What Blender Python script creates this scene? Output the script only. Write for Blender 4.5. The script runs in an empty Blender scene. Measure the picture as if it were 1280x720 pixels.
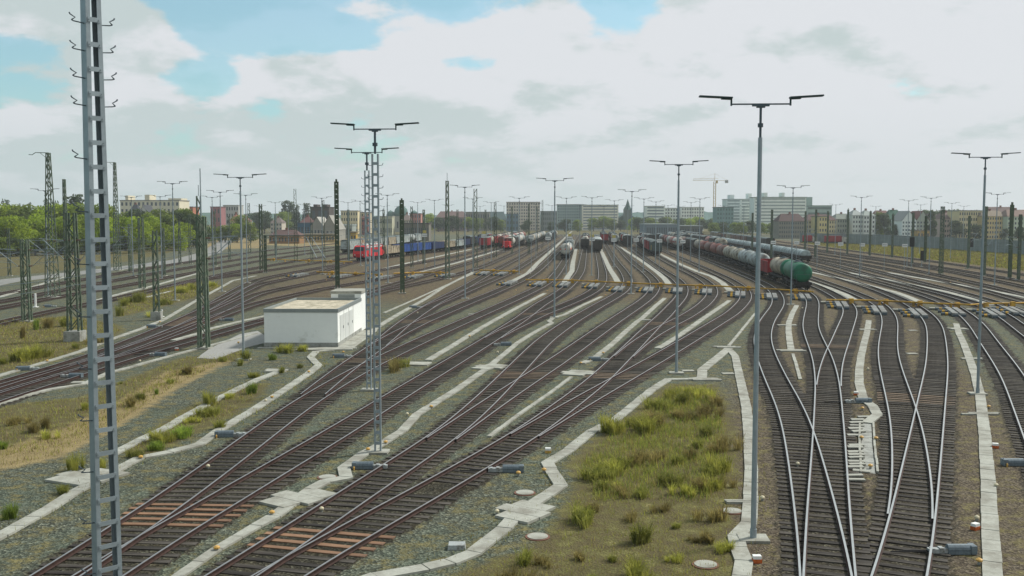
import bpy, math, random, bisect
import numpy as np
from mathutils import Vector, Matrix
random.seed(7); rng = np.random.default_rng(7)
S = bpy.context.scene
COL = S.collection
# ---------------------------------------------------------------- camera and pixel rays
F = 1240.0; HC = 11.0; PITCH = math.atan(88/F)
CP, SP = math.cos(PITCH), math.sin(PITCH)
def ray(px, py):
    u = (px-640)/F; v = (360-py)/F
    return u, CP+v*SP, -SP+v*CP
def G(px, py, z=0.0):
    a, b, c = ray(px, py); t = (z-HC)/c
    return a*t, b*t
def atY(px, py, Y):
    a, b, c = ray(px, py); t = Y/b
    return a*t, Y, HC+c*t
def PX(x, y, z):
    d = y*CP-(z-HC)*SP
    return 640+F*x/d, 360-F*((z-HC)*CP+y*SP)/d
# ---------------------------------------------------------------- materials
MATS = {}
def srgb(h):
    h = h.lstrip('#'); r = [int(h[i:i+2], 16)/255 for i in (0, 2, 4)]
    return tuple((c/12.92 if c <= .04045 else ((c+.055)/1.055)**2.4) for c in r)+(1,)
def mat(name, col, rough=.8, metal=0.0, var=.25, scale=6.0, dirt=None, dirt_amt=.35, dirt_scale=1.2, bump=0.0, rand=0.0, spec=.3, obj=True):
    """Principled with two scales of noise variation, optional dirt colour and per-object value shift."""
    if name in MATS: return MATS[name]
    m = bpy.data.materials.new(name); m.use_nodes = True; MATS[name] = m
    n = m.node_tree.nodes; L = m.node_tree.links; b = n['Principled BSDF']
    if len(col) == 3: col = tuple(col)+(1,)
    tc = n.new('ShaderNodeTexCoord'); 
    nz = n.new('ShaderNodeTexNoise'); nz.inputs['Scale'].default_value = scale; nz.inputs['Detail'].default_value = 6; nz.inputs['Roughness'].default_value = .65
    L.new(tc.outputs['Object'], nz.inputs['Vector'])
    mx = n.new('ShaderNodeMix'); mx.data_type = 'RGBA'
    mx.inputs[6].default_value = tuple(c*(1-var) for c in col[:3])+(1,); mx.inputs[7].default_value = tuple(min(1, c*(1+var)) for c in col[:3])+(1,)
    mr = n.new('ShaderNodeMapRange'); mr.inputs[1].default_value = .3; mr.inputs[2].default_value = .7
    L.new(nz.outputs['Fac'], mr.inputs[0]); L.new(mr.outputs[0], mx.inputs[0])
    out = mx.outputs[2]
    if dirt is not None:
        n2 = n.new('ShaderNodeTexNoise'); n2.inputs['Scale'].default_value = dirt_scale; n2.inputs['Detail'].default_value = 8; n2.inputs['Roughness'].default_value = .7
        L.new(tc.outputs['Object'], n2.inputs['Vector'])
        r2 = n.new('ShaderNodeMapRange'); r2.inputs[1].default_value = .62-dirt_amt*.5; r2.inputs[2].default_value = .78-dirt_amt*.4
        L.new(n2.outputs['Fac'], r2.inputs[0])
        m2 = n.new('ShaderNodeMix'); m2.data_type = 'RGBA'; L.new(r2.outputs[0], m2.inputs[0]); L.new(out, m2.inputs[6])
        m2.inputs[7].default_value = tuple(dirt[:3])+(1,); out = m2.outputs[2]
    if rand:
        oi = n.new('ShaderNodeObjectInfo'); r3 = n.new('ShaderNodeMapRange'); r3.inputs[3].default_value = 1-rand; r3.inputs[4].default_value = 1+rand
        L.new(oi.outputs['Random'], r3.inputs[0])
        hs = n.new('ShaderNodeHueSaturation'); L.new(out, hs.inputs['Color']); L.new(r3.outputs[0], hs.inputs['Value']); out = hs.outputs['Color']
    L.new(out, b.inputs['Base Color'])
    b.inputs['Roughness'].default_value = rough; b.inputs['Metallic'].default_value = metal; b.inputs['Specular IOR Level'].default_value = spec
    if bump:
        bp = n.new('ShaderNodeBump'); bp.inputs['Strength'].default_value = bump; bp.inputs['Distance'].default_value = .03
        L.new(nz.outputs['Fac'], bp.inputs['Height']); L.new(bp.outputs[0], b.inputs['Normal'])
    return m
def leafmat(name, c1, c2, c3, scale=1.5, rand=.12):
    m = bpy.data.materials.new(name); m.use_nodes = True; MATS[name] = m
    n = m.node_tree.nodes; L = m.node_tree.links; b = n['Principled BSDF']
    tc = n.new('ShaderNodeTexCoord'); nz = n.new('ShaderNodeTexNoise'); nz.inputs['Scale'].default_value = scale; nz.inputs['Detail'].default_value = 5
    L.new(tc.outputs['Object'], nz.inputs['Vector'])
    cr = n.new('ShaderNodeValToRGB'); e = cr.color_ramp.elements
    e[0].position = .35; e[0].color = tuple(c1)+(1,); e[1].position = .68; e[1].color = tuple(c3)+(1,)
    k = e.new(.5); k.color = tuple(c2)+(1,)
    L.new(nz.outputs['Fac'], cr.inputs[0])
    oi = n.new('ShaderNodeObjectInfo'); r3 = n.new('ShaderNodeMapRange'); r3.inputs[3].default_value = 1-rand*2; r3.inputs[4].default_value = 1+rand*2
    L.new(oi.outputs['Random'], r3.inputs[0])
    hs = n.new('ShaderNodeHueSaturation'); L.new(cr.outputs[0], hs.inputs['Color']); L.new(r3.outputs[0], hs.inputs['Value'])
    L.new(hs.outputs['Color'], b.inputs['Base Color']); b.inputs['Roughness'].default_value = .7; b.inputs['Specular IOR Level'].default_value = .2
    tr = n.new('ShaderNodeBsdfTranslucent'); L.new(hs.outputs['Color'], tr.inputs['Color'])
    ms = n.new('ShaderNodeMixShader'); ms.inputs[0].default_value = .5; L.new(b.outputs[0], ms.inputs[1]); L.new(tr.outputs[0], ms.inputs[2])
    L.new(ms.outputs[0], n['Material Output'].inputs['Surface'])
    return m
# ---------------------------------------------------------------- mesh builder
class MB:
    def __init__(s): s.v = []; s.f = []; s.m = []
    def face(s, pts, m=0):
        k = len(s.v); s.v += [tuple(p) for p in pts]; s.f.append(tuple(range(k, k+len(pts)))); s.m.append(m)
    def box(s, x0, x1, y0, y1, z0, z1, m=0, M=None, tz=None):
        p = [(x0,y0,z0),(x1,y0,z0),(x1,y1,z0),(x0,y1,z0),(x0,y0,z1),(x1,y0,z1),(x1,y1,z1),(x0,y1,z1)]
        if tz: # taper of the top
            cx, cy = (x0+x1)/2, (y0+y1)/2
            for i in range(4, 8): p[i] = (cx+(p[i][0]-cx)*tz, cy+(p[i][1]-cy)*tz, p[i][2])
        if M is not None: p = [tuple(M @ Vector(q)) for q in p]
        k = len(s.v); s.v += p
        for f in ((0,3,2,1),(4,5,6,7),(0,1,5,4),(1,2,6,5),(2,3,7,6),(3,0,4,7)):
            s.f.append(tuple(k+i for i in f)); s.m.append(m)
    def bar(s, p, q, w, h=None, m=0):
        """rectangular bar from p to q"""
        h = h or w; p = Vector(p); q = Vector(q); d = (q-p)
        L = d.length
        if L < 1e-6: return
        d.normalize(); up = Vector((0,0,1)) if abs(d.z) < .95 else Vector((0,1,0))
        a = d.cross(up).normalized()*w/2; b = a.cross(d).normalized()*h/2
        k = len(s.v)
        for o in (p, q):
            s.v += [tuple(o-a-b), tuple(o+a-b), tuple(o+a+b), tuple(o-a+b)]
        for f in ((3,2,1,0),(4,5,6,7),(0,1,5,4),(1,2,6,5),(2,3,7,6),(3,0,4,7)):
            s.f.append(tuple(k+i for i in f)); s.m.append(m)
    def tube(s, pts, r, n=8, m=0, caps=True):
        """tube along points, r a number or a list"""
        pts = [Vector(p) for p in pts]; R = r if isinstance(r, (list, tuple)) else [r]*len(pts)
        k = len(s.v); N = len(pts)
        for i, p in enumerate(pts):
            d = (pts[min(i+1, N-1)]-pts[max(i-1, 0)]).normalized()
            up = Vector((0,0,1)) if abs(d.z) < .95 else Vector((0,1,0))
            a = d.cross(up).normalized(); b = a.cross(d).normalized()
            for j in range(n):
                t = 2*math.pi*j/n; s.v.append(tuple(p+(a*math.cos(t)+b*math.sin(t))*R[i]))
        for i in range(N-1):
            for j in range(n):
                j2 = (j+1) % n
                s.f.append((k+i*n+j, k+i*n+j2, k+(i+1)*n+j2, k+(i+1)*n+j)); s.m.append(m)
        if caps:
            s.f.append(tuple(k+j for j in range(n))[::-1]); s.m.append(m)
            s.f.append(tuple(k+(N-1)*n+j for j in range(n))); s.m.append(m)
    def prism(s, poly, z0, z1, m=0, mside=None):
        """vertical prism of an xy polygon"""
        k = len(s.v); n = len(poly)
        s.v += [(x,y,z0) for x,y in poly]+[(x,y,z1) for x,y in poly]
        s.f.append(tuple(k+n+i for i in range(n))); s.m.append(m)
        s.f.append(tuple(k+i for i in range(n))[::-1]); s.m.append(m)
        for i in range(n):
            j = (i+1) % n; s.f.append((k+i, k+j, k+n+j, k+n+i)); s.m.append(m if mside is None else mside)
    def mesh(s, name, mats, smooth=False):
        me = bpy.data.meshes.new(name); me.from_pydata(s.v, [], s.f)
        for m in (mats if isinstance(mats, (list, tuple)) else [mats]): me.materials.append(m)
        if len(me.materials) > 1: me.polygons.foreach_set('material_index', s.m)
        if smooth: me.polygons.foreach_set('use_smooth', [True]*len(me.polygons))
        me.update(); return me
    def build(s, name, mats, parent=None, smooth=False, loc=None):
        o = bpy.data.objects.new(name, s.mesh(name, mats, smooth)); COL.objects.link(o)
        if parent is not None: o.parent = parent
        if loc is not None: o.location = loc
        return o
def put(name, me, parent=None, loc=(0,0,0), rz=0, sc=None):
    o = bpy.data.objects.new(name, me); COL.objects.link(o); o.parent = parent; o.location = loc; o.rotation_euler = (0,0,rz)
    if sc: o.scale = sc
    return o
def tag(o, label=None, cat=None, group=None, kind=None):
    if label: o['label'] = label
    if cat: o['category'] = cat
    if group: o['group'] = group
    if kind: o['kind'] = kind
    return o
def thing(name, label, cat, loc=(0,0,0), rz=0, group=None):
    o = bpy.data.objects.new(name, None); COL.objects.link(o); o.location = loc; o.rotation_euler = (0,0,rz); o.empty_display_size = .3
    o['kind'] = 'thing'; return tag(o, label, cat, group)
def kids(o): return KID.get(o.name, [])
def dup(src, label, loc, rz=0, group=None, sc=None):
    """a copy of a thing with copies of its parts and sub-parts; mesh data is shared"""
    r = src.copy(); COL.objects.link(r); r.location = loc; r.rotation_euler = (0,0,rz)
    if sc: r.scale = sc
    r['label'] = label
    if group: r['group'] = group
    for ch in src.children:
        c = ch.copy(); COL.objects.link(c); c.parent = r
        for g in ch.children:
            d = g.copy(); COL.objects.link(d); d.parent = c
    return r
ORD = ['first','second','third','fourth','fifth','sixth','seventh','eighth','ninth','tenth','eleventh','twelfth','thirteenth','fourteenth','fifteenth','sixteenth','seventeenth','eighteenth','nineteenth']
def ordw(i):
    if i < 19: return ORD[i]
    t = ['twenty','thirty','forty','fifty','sixty','seventy','eighty','ninety'][(i+1)//10-2]; u = (i+1) % 10
    return (t[:-1]+'ieth') if u == 0 else t+'-'+ORD[u-1]
# ---------------------------------------------------------------- the materials
CONC = mat('concrete_slab', (.335,.342,.295), .9, var=.15, scale=7, dirt=(.21,.205,.17), dirt_amt=.38, dirt_scale=.7, bump=.25)
CONC2 = mat('concrete_grey', (.30,.31,.28), .9, var=.2, scale=7, dirt=(.14,.14,.12), dirt_amt=.3)
STEEL = mat('rail_head_steel', (.46,.49,.48), .38, .85, var=.12, scale=2)
STEEL2 = mat('rail_head_dull', (.34,.33,.32), .40, .75, var=.2, scale=1.5)
RUST = mat('rail_rust', (.040,.021,.016), .85, var=.4, scale=5)
WOOD = mat('sleeper_dark', (.032,.027,.022), .9, var=.5, scale=7, rand=.5, dirt=(.066,.060,.050), dirt_amt=.4, dirt_scale=3, bump=.3)
WOODF = mat('sleeper_tan', (.155,.112,.075), .9, var=.35, scale=6, rand=.3, dirt=(.07,.055,.042), dirt_amt=.4, dirt_scale=3)
WOODN = mat('sleeper_new', (.215,.125,.072), .85, var=.35, scale=6, rand=.3, dirt=(.10,.06,.04), dirt_amt=.25, dirt_scale=3)
GALV = mat('galvanised_steel', (.27,.32,.34), .5, .35, var=.12, scale=3, rand=.08)
GALV2 = mat('galvanised_dark', (.075,.10,.115), .55, .3, var=.15, scale=3)
LUMI = mat('luminaire_dark', (.020,.045,.042), .5, .2, var=.15, scale=4)
GREEN = mat('mast_green', (.072,.108,.072), .7, .1, var=.3, scale=3, rand=.15, dirt=(.16,.17,.13), dirt_amt=.3, dirt_scale=2.5)
GREEN_D = mat('mast_dark_green', (.058,.086,.050), .7, .1, var=.3, scale=3, rand=.15)
YEL = mat('yellow_paint', (.52,.30,.03), .6, var=.2, scale=2, dirt=(.20,.13,.04), dirt_amt=.3)
YEL2 = mat('orange_yellow_cap', (.50,.30,.075), .5, var=.15, scale=5)
ORG = mat('orange_red_paint', (.45,.10,.02), .6, var=.25, scale=5)
WHITE = mat('white_paint', (.70,.71,.68), .6, var=.08, scale=3, dirt=(.45,.45,.4), dirt_amt=.15)
CREAM = mat('cream_paint', (.55,.50,.34), .6, var=.12, scale=5)
DKBLUE = mat('machine_blue', (.13,.165,.185), .5, .2, var=.3, scale=4)
BRAKE = mat('brake_grey', (.23,.26,.25), .55, .2, var=.25, scale=3, dirt=(.10,.09,.075), dirt_amt=.45, dirt_scale=1.5)
LGREY = mat('machine_grey', (.36,.39,.38), .5, .2, var=.15, scale=5, dirt=(.15,.14,.12), dirt_amt=.3, dirt_scale=3)
BLACK = mat('black_iron', (.015,.015,.015), .7, var=.3, scale=4)
UNDER = mat('underframe', (.028,.026,.024), .8, var=.35, scale=3)
GLASS = mat('dark_glass', (.02,.03,.035), .12, 0, var=.1, spec=.6)
# ---------------------------------------------------------------- tracks: centre lines read as (pixel) points, smoothed in the ground plane
SL = 97/1240.0   # direction of the parallel yard tracks
class Track:
    def __init__(s, key, pts, sig=4.0, far=650, ext=0, sl=SL):
        P = sorted([(G(x, y)[1], G(x, y)[0]) for x, y in pts])
        Y = np.array([p[0] for p in P]); X = np.array([p[1] for p in P])
        s.y0 = Y[0]-ext
        ys = np.arange(s.y0-40, far+60, 1.0)
        m0 = (X[1]-X[0])/(Y[1]-Y[0])
        xs = np.interp(ys, Y, X)
        lo = ys < Y[0]; xs[lo] = X[0]+(ys[lo]-Y[0])*m0
        hi = ys > Y[-1]; xs[hi] = X[-1]+(ys[hi]-Y[-1])*sl
        def gs(xs, sg):
            r = int(sg*3)+1; k = np.exp(-.5*(np.arange(-r, r+1)/sg)**2); k /= k.sum()
            xp = np.concatenate([2*xs[0]-xs[r:0:-1], xs, 2*xs[-1]-xs[-2:-r-2:-1]])
            return np.convolve(xp, k, 'valid')
        x1 = gs(xs, sig); x2 = gs(xs, sig*4)
        w = np.clip((ys-110)/120, 0, 1)
        s.ys = ys; s.xs = x1*(1-w)+x2*w
        s.key = key; s.far = far; s.near = s.y0
    def x(s, y): return float(np.interp(y, s.ys, s.xs))
    def xa(s, y): return np.interp(y, s.ys, s.xs)
    def slope(s, y): return (s.x(y+1)-s.x(y-1))/2
T = {}
def tr(key, pts, **k): T[key] = Track(key, pts, **k)
tr('U4', [(-40,375),(0,368.5),(80,354),(160,340),(240,327),(320,315)], far=420)
tr('U3', [(-40,385),(0,378),(90,361),(160,348),(240,334),(320,321)], far=420)
tr('U2', [(-40,393),(0,385.5),(60,374),(160,357),(215,346),(260,338),(320,327),(400,315)], far=420)
tr('U1', [(-40,414),(0,404.5),(60,391),(130,377),(160,370.5),(215,357),(250,349),(320,335),(400,322),(470,312)], far=420)
tr('W2', [(160,370.2),(215,357),(262,348.5),(320,341.5),(400,328),(470,318.5),(540,311)])
tr('W1', [(215,408),(250,391.7),(275,377),(320,349.5),(400,335),(470,323.5),(520,318),(560,313)])
tr('V1', [(-60,503),(0,482.5),(60,465.5),(104,452.5),(160,431),(205,412.5),(250,391.5),(290,373),(320,356),(390,343.5),(445,327),(500,320.5),(540,316),(573,312),(632,299)])
tr('V2', [(-60,507),(0,487),(60,471),(104,457.5),(160,438),(205,420),(250,402),(280,388),(320,367.5),(400,352),(445,344.5),(500,333),(565,322),(603,312),(646,299)])
tr('V3', [(60,472),(104,458.5),(160,440),(205,423.5),(250,407),(264,400),(320,380),(400,362),(490,347.5),(540,335),(587,322),(619,312),(657,299)])
tr('V4', [(-60,520),(0,499),(60,481),(104,467),(160,448.5),(226,430.5),(266,419.5),(320,404),(400,383),(480,360),(527,346),(570,334),(609,322),(636,312),(668,299)])
tr('V5', [(330,403),(400,386),(455,371),(480,364.5),(540,351),(565,346),(600,335),(630,322),(652,312),(679,299)])
tr('C1', [(515.6,398.7),(538.75,382.5),(563,370),(582,360),(607,345),(622,336),(640,327),(658,317),(700,294)])
tr('C2', [(430,463),(460,444),(490,420),(494,415),(515.6,398.7),(538.75,383),(569,371),(594,360),(624,347.5),(641,340),(657,330),(700,301)])
tr('B', [(391,496.5),(420,472.5),(440,457),(490,423),(528.7,403.7),(555.6,392.5),(587.5,378.7),(616,367.5),(642,356),(657,350),(671,340),(684,328)])
tr('A', [(20,760),(133,687),(193,647),(240,612),(301,567),(361,520),(394,498),(415,486),(442,469),(522.5,430),(577.5,405),(638,378),(676,360),(690,351),(698,340),(704,330)])
tr('T3', [(20,796),(132,717),(175,692),(230,660),(275,632),(343,592),(430,540),(496,498),(550,465),(607.5,430),(628,416),(649,402.5),(659,395),(672.5,383.75),(698,368.75),(709,361),(718,352),(726.5,340),(728,330)])
tr('T4', [(607.5,430),(628,417.5),(650,407.5),(672.5,396),(698,386),(725,375),(745.6,364),(752,357),(754,350),(753,340),(750.5,330)])
tr('T5', [(240,760),(302,720),(346,691),(375,672),(417,642),(457,615),(507.5,582),(571,540),(589.5,519),(608,504),(625,486),(639,471),(652.5,457),(679,429),(712,405),(745.6,385),(775,368.7),(782,363),(786,356),(787,352),(780,340),(771,330)])
tr('T6', [(530,568),(571,540),(599.5,519),(621,504),(655.5,481),(678.5,466),(707,447),(730,430),(765,405),(808,376),(817,367),(820.6,358.7),(819.7,352.5),(806,340),(792,330)])
tr('T7', [(270,776),(356,718),(421,682),(463,659),(510,635),(549,612),(590,587),(663,545),(695.5,519),(735.5,489),(753,474),(774,452),(788,439),(797,429),(809,417),(815.5,410),(830,397),(840.6,385),(852,373),(855,365),(855,358.7),(847,350),(829,340),(815,330)])
tr('T8', [(753,474),(774,453),(790,439),(800,430),(810,423),(835,409),(857.5,398),(880,383),(891,371),(892.5,365),(890,358),(876,348),(858,340),(838,330)])
tr('T9', [(585,590),(663,545),(703,519),(756,489),(780,475),(813.5,456),(835,443),(857,430),(876,418),(896.6,405),(915,394),(924,385.6),(933,376),(934,367.5),(929,360),(910,349),(887,339),(862,328)])
tr('T10', [(1037,760),(1033,720),(1024,665),(1008,585),(998,540),(990.6,520),(985,505),(973,483.7),(961,456),(955.6,442),(953.2,430),(952.7,421),(957.5,405),(967,391),(972.5,384),(974,376),(970.6,366),(955,355),(935,346.5),(914,338),(890,328)])
tr('T11', [(1037.5,760),(1036.5,720),(1035,640),(1036,585),(1036,540),(1035.4,520),(1035,495),(1034.7,484),(1033,471),(1028.5,450),(1019.7,430),(1013.7,415),(1012.8,405),(1015,390),(1017,379),(1013.5,370),(993,359),(967,349.5),(939,339.5),(910,328.5)])
tr('T12', [(1035.4,520),(1035.3,495),(1035.6,484),(1036.6,472),(1040,455),(1045,441),(1050,430),(1054,418),(1059,405),(1063,394),(1063,386),(1055,376),(1034,364),(1010,354),(985,346),(962,338),(935,328)])
tr('T13', [(1128,720),(1134,690),(1137,670),(1141,640),(1141.5,627),(1139,590),(1135,545),(1129.6,520),(1124.5,502),(1118,481),(1112,458),(1109.5,442),(1110,430),(1111,420),(1113,405),(1110.5,395),(1104,385),(1093,377),(1060,363.5),(1020,350),(990,339),(960,329)])
tr('T14', [(1105,800),(1118,760),(1128,720),(1136,677),(1144,635),(1151,590),(1159,540),(1163,515),(1165,500),(1169,477),(1171.5,455),(1171,430),(1169,412),(1163.5,401),(1153,391),(1139,381),(1105,366),(1060,351),(1018,338),(985,328.5)])
tr('T15', [(1330,620),(1300,550),(1270,480),(1256,457.5),(1236,430),(1223.5,411),(1211,398),(1200,390),(1186,381),(1150,368),(1110,357),(1070,346.5),(1046,339),(1010,329)])
tr('T16', [(1370,490),(1320,445),(1279,414),(1262,401),(1250,393),(1235,385),(1190,371),(1150,361),(1100,348),(1074,340.5),(1040,331)])
tr('T17', [(1400,455),(1340,425),(1300,404),(1279,392),(1255,382),(1200,366),(1150,354),(1103,341.5),(1070,333)])
tr('T18', [(1420,425),(1350,402),(1300,383.5),(1280,378),(1230,364),(1180,351.5),(1131,341.5),(1100,334.5)])
tr('T19', [(1420,409),(1350,389),(1300,374.5),(1250,361.5),(1200,350),(1160,342),(1120,333)])
tr('T20', [(1420,393),(1340,373),(1300,363.5),(1250,352.5),(1200,342.5),(1160,335)])
tr('T21', [(1420,378),(1300,356),(1250,347),(1200,338.5),(1150,330.5)])
tr('T22', [(1420,365),(1300,347),(1250,339.5),(1200,332),(1150,325)])
# (main, branch): the branch runs onto the main track at the near end
JOIN = [('V2','V3'),('V4','V5'),('C2','C1'),('B','C2'),('A','B'),('A','T3'),('T3','T4'),('T5','T6'),('T7','T8'),('T7','T9'),('T5','T7'),('T11','T10'),('T11','T12'),('T14','T13'),('V1','V2'),('V1','W1'),('U1','W2')]
for mn, br in JOIN:
    a, b = T[mn], T[br]; ys = np.arange(max(a.near, b.near, 14), min(a.far, b.far, 160), .5)
    off = np.abs(a.xa(ys)-b.xa(ys))
    if (mn, br) == ('V1','V2') or (mn, br) in (('A','T3'), ('T5','T7')):
        continue
    # walk from far to near; the blade ends where the gap closes
    idx = np.where(off < .10)[0]
    cut = ys[idx[-1]] if len(idx) else ys[int(np.argmin(off))]
    b.near = max(b.near, cut)
NEAR_KEYS = ['A','B','C2','C1','T3','T4','T5','T6','T7','T8','T9','T10','T11','T12','T13','T14','T15']
# ---------------------------------------------------------------- ground: one fan-shaped sheet with painted zones, and a wide plain under it
def poly_mask(X, Y, poly):
    inside = np.zeros(X.shape, bool); n = len(poly)
    for i in range(n):
        x1, y1 = poly[i]; x2, y2 = poly[(i+1) % n]
        if y1 == y2: continue
        c = ((y1 > Y) != (y2 > Y)) & (X < (x2-x1)*(Y-y1)/(y2-y1)+x1); inside ^= c
    return inside
def poly_dist(X, Y, pts, closed=True):
    d = np.full(X.shape, 1e9); n = len(pts)
    for i in range(n if closed else n-1):
        x1, y1 = pts[i]; x2, y2 = pts[(i+1) % n]
        L2 = (x2-x1)**2+(y2-y1)**2+1e-9
        t = np.clip(((X-x1)*(x2-x1)+(Y-y1)*(y2-y1))/L2, 0, 1)
        d = np.minimum(d, np.hypot(X-x1-t*(x2-x1), Y-y1-t*(y2-y1)))
    return d
def gp(pts): return [G(x, y) for x, y in pts]
ZONES = {  # soil and weeds
 'island': gp([(840,481),(890,482),(909,532),(911,597),(904,642),(899,672),(908,702),(905,800),(560,800),(585,718),(640,698),(665,692),(700,662),(711,642),(733,602),(716,582),(741,557),(785,527)]),
 'left_a': gp([(-60,600),(-60,520),(30,505),(110,497),(175,470),(230,448),(300,440),(305,449),(262,456),(210,478),(150,520),(100,545),(30,562)]),
 'left_b': gp([(-60,470),(-60,410),(20,400),(60,398),(85,396),(140,405),(150,414),(110,432),(60,452),(0,465)]),
 'left_c': gp([(160,380),(200,362),(250,352),(280,358),(240,372),(180,388),(150,395)]),
 'left_d': gp([(160,565),(230,515),(300,485),(330,480),(315,500),(265,530),(180,568)]),
 'grass_right': gp([(1000,303),(1290,313),(1400,318),(1400,345),(1300,341),(1200,328.5),(1120,319.5),(1040,309)]),
 'wood_edge': gp([(-200,322),(0,316),(150,311),(230,305),(240,308),(160,326),(60,340),(-200,362)]),
}
SAND = {'sand_left': gp([(-60,600),(-60,575),(20,560),(100,530),(160,500),(215,465),(270,455),(280,452),(215,485),(150,527),(70,570),(0,585)]),
        'sand_yard': gp([(330,306),(340,298.5),(450,296),(470,302),(445,306),(380,308)]),
        'sand_far': gp([(255,312),(270,300),(300,296),(330,299),(325,310)])}
def build_ground():
    ys = [16.0]
    while ys[-1] < 1900: ys.append(ys[-1]+max(.16, ys[-1]*.0072))
    ys = np.array(ys); us = np.linspace(-.78, .78, 560)
    YY, UU = np.meshgrid(ys, us, indexing='ij'); XX = UU*YY+0*YY
    NX, NY = len(us), len(ys)
    near = np.full(XX.shape, 1e9)
    for k, t in T.items():
        m = (YY > t.near-1) & (YY < t.far)
        d = np.where(m, np.abs(XX-t.xa(YY))/np.sqrt(1+np.gradient(t.xs)[np.clip((YY-t.ys[0]).astype(int), 0, len(t.ys)-1)]**2), 1e9)
        near = np.minimum(near, d)
    jit = rng.normal(0, .12, XX.shape)
    bed = np.clip(1-(near-1.08+jit)/.5, 0, 1)
    # reddish ballast between the yard tracks and round the right hand fan
    red = np.clip((YY-118)/22, 0, 1)*np.clip((XX+60)/30, 0, 1)*np.clip((620-YY)/60, 0, 1)*np.clip(1-(near-6)/4, 0, 1)
    rf = np.clip(1-(np.abs(XX-(T['T11'].xa(YY)+T['T13'].xa(YY))/2)-7.0)/2.5, 0, 1)*np.clip((150-YY)/20, 0, 1)
    rust = np.maximum(red, rf*.75)
    veg = np.zeros(XX.shape); sand = np.zeros(XX.shape)
    for z, p in ZONES.items():
        d = poly_dist(XX, YY, p); ins = poly_mask(XX, YY, p); w = .5+.004*YY
        veg = np.maximum(veg, np.clip(.5+np.where(ins, d, -d)/w*.5, 0, 1))
    for z, p in SAND.items():
        d = poly_dist(XX, YY, p); ins = poly_mask(XX, YY, p); w = .6+.004*YY
        sand = np.maximum(sand, np.clip(.5+np.where(ins, d, -d)/w*.5, 0, 1))
    veg = np.maximum(veg, np.clip((YY-640)/60, 0, 1)); veg *= (1-bed)
    me = bpy.data.meshes.new('ground')
    v = np.stack([XX, YY, np.zeros_like(XX)], -1).reshape(-1, 3)
    i = np.arange(NX*NY).reshape(NY, NX)
    f = np.stack([i[:-1,:-1], i[:-1,1:], i[1:,1:], i[1:,:-1]], -1).reshape(-1, 4)
    me.vertices.add(len(v)); me.vertices.foreach_set('co', v.ravel())
    me.loops.add(f.size); me.loops.foreach_set('vertex_index', f.ravel())
    me.polygons.add(len(f)); me.polygons.foreach_set('loop_start', np.arange(0, f.size, 4)); me.polygons.foreach_set('loop_total', np.full(len(f), 4))
    me.update()
    a = me.attributes.new('zone', 'FLOAT_COLOR', 'POINT')
    a.data.foreach_set('color', np.stack([bed, rust, veg, sand], -1).astype('f4').ravel())
    m = bpy.data.materials.new('yard_ground'); m.use_nodes = True
    n = m.node_tree.nodes; L = m.node_tree.links; b = n['Principled BSDF']
    at = n.new('ShaderNodeAttribute'); at.attribute_name = 'zone'
    sp = n.new('ShaderNodeSeparateColor'); L.new(at.outputs['Color'], sp.inputs[0])
    geo = n.new('ShaderNodeNewGeometry')
    def noise(sc, det=6, ro=.6):
        z = n.new('ShaderNodeTexNoise'); z.inputs['Scale'].default_value = sc; z.inputs['Detail'].default_value = det; z.inputs['Roughness'].default_value = ro
        L.new(geo.outputs['Position'], z.inputs['Vector']); return z.outputs['Fac']
    def ramp(f, stops):
        c = n.new('ShaderNodeValToRGB'); e = c.color_ramp.elements
        e[0].position, e[0].color = stops[0][0], stops[0][1]+(1,); e[1].position, e[1].color = stops[-1][0], stops[-1][1]+(1,)
        for p, q in stops[1:-1]: k = e.new(p); k.color = q+(1,)
        L.new(f, c.inputs[0]); return c.outputs[0]
    def mixc(f, a_, b_):
        x = n.new('ShaderNodeMix'); x.data_type = 'RGBA'
        if isinstance(f, float): x.inputs[0].default_value = f
        else: L.new(f, x.inputs[0])
        L.new(a_, x.inputs[6]); L.new(b_, x.inputs[7]); return x.outputs[2]
    def math_(op, a_, b_, clamp=False):
        x = n.new('ShaderNodeMath'); x.operation = op; x.use_clamp = clamp
        for i_, q in enumerate((a_, b_)):
            if isinstance(q, (int, float)): x.inputs[i_].default_value = q
            else: L.new(q, x.inputs[i_])
        return x.outputs[0]
    vo = n.new('ShaderNodeTexVoronoi'); vo.inputs['Scale'].default_value = 13; L.new(geo.outputs['Position'], vo.inputs['Vector'])
    vs = n.new('ShaderNodeSeparateColor'); L.new(vo.outputs['Color'], vs.inputs[0]); stone = vs.outputs[0]
    big = noise(.22, 5, .6); mid = noise(1.3, 6, .65); fine = noise(9, 4, .7)
    grey = ramp(stone, [(0, (.030,.032,.028)), (.5, (.076,.081,.071)), (.85, (.125,.132,.116)), (1, (.27,.27,.24))])
    teal = ramp(stone, [(0, (.034,.041,.035)), (.5, (.082,.096,.082)), (1, (.175,.19,.165))])
    brown = ramp(stone, [(0, (.033,.028,.021)), (.5, (.076,.065,.050)), (1, (.18,.155,.12))])
    g0 = mixc(math_('MULTIPLY', math_('SUBTRACT', big, .40, True), 5.0, True), grey, teal)
    g1 = mixc(math_('MULTIPLY', math_('SUBTRACT', mid, .50, True), 3.0, True), g0, brown)
    rustc = ramp(stone, [(0, (.042,.028,.022)), (.5, (.098,.066,.052)), (1, (.18,.13,.105))])
    bedc = ramp(stone, [(0, (.015,.0125,.010)), (.5, (.041,.033,.026)), (.9, (.072,.060,.049)), (1, (.15,.135,.115))])
    vn = math_('ADD', math_('MULTIPLY', mid, .6), math_('MULTIPLY', fine, .4))
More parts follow.
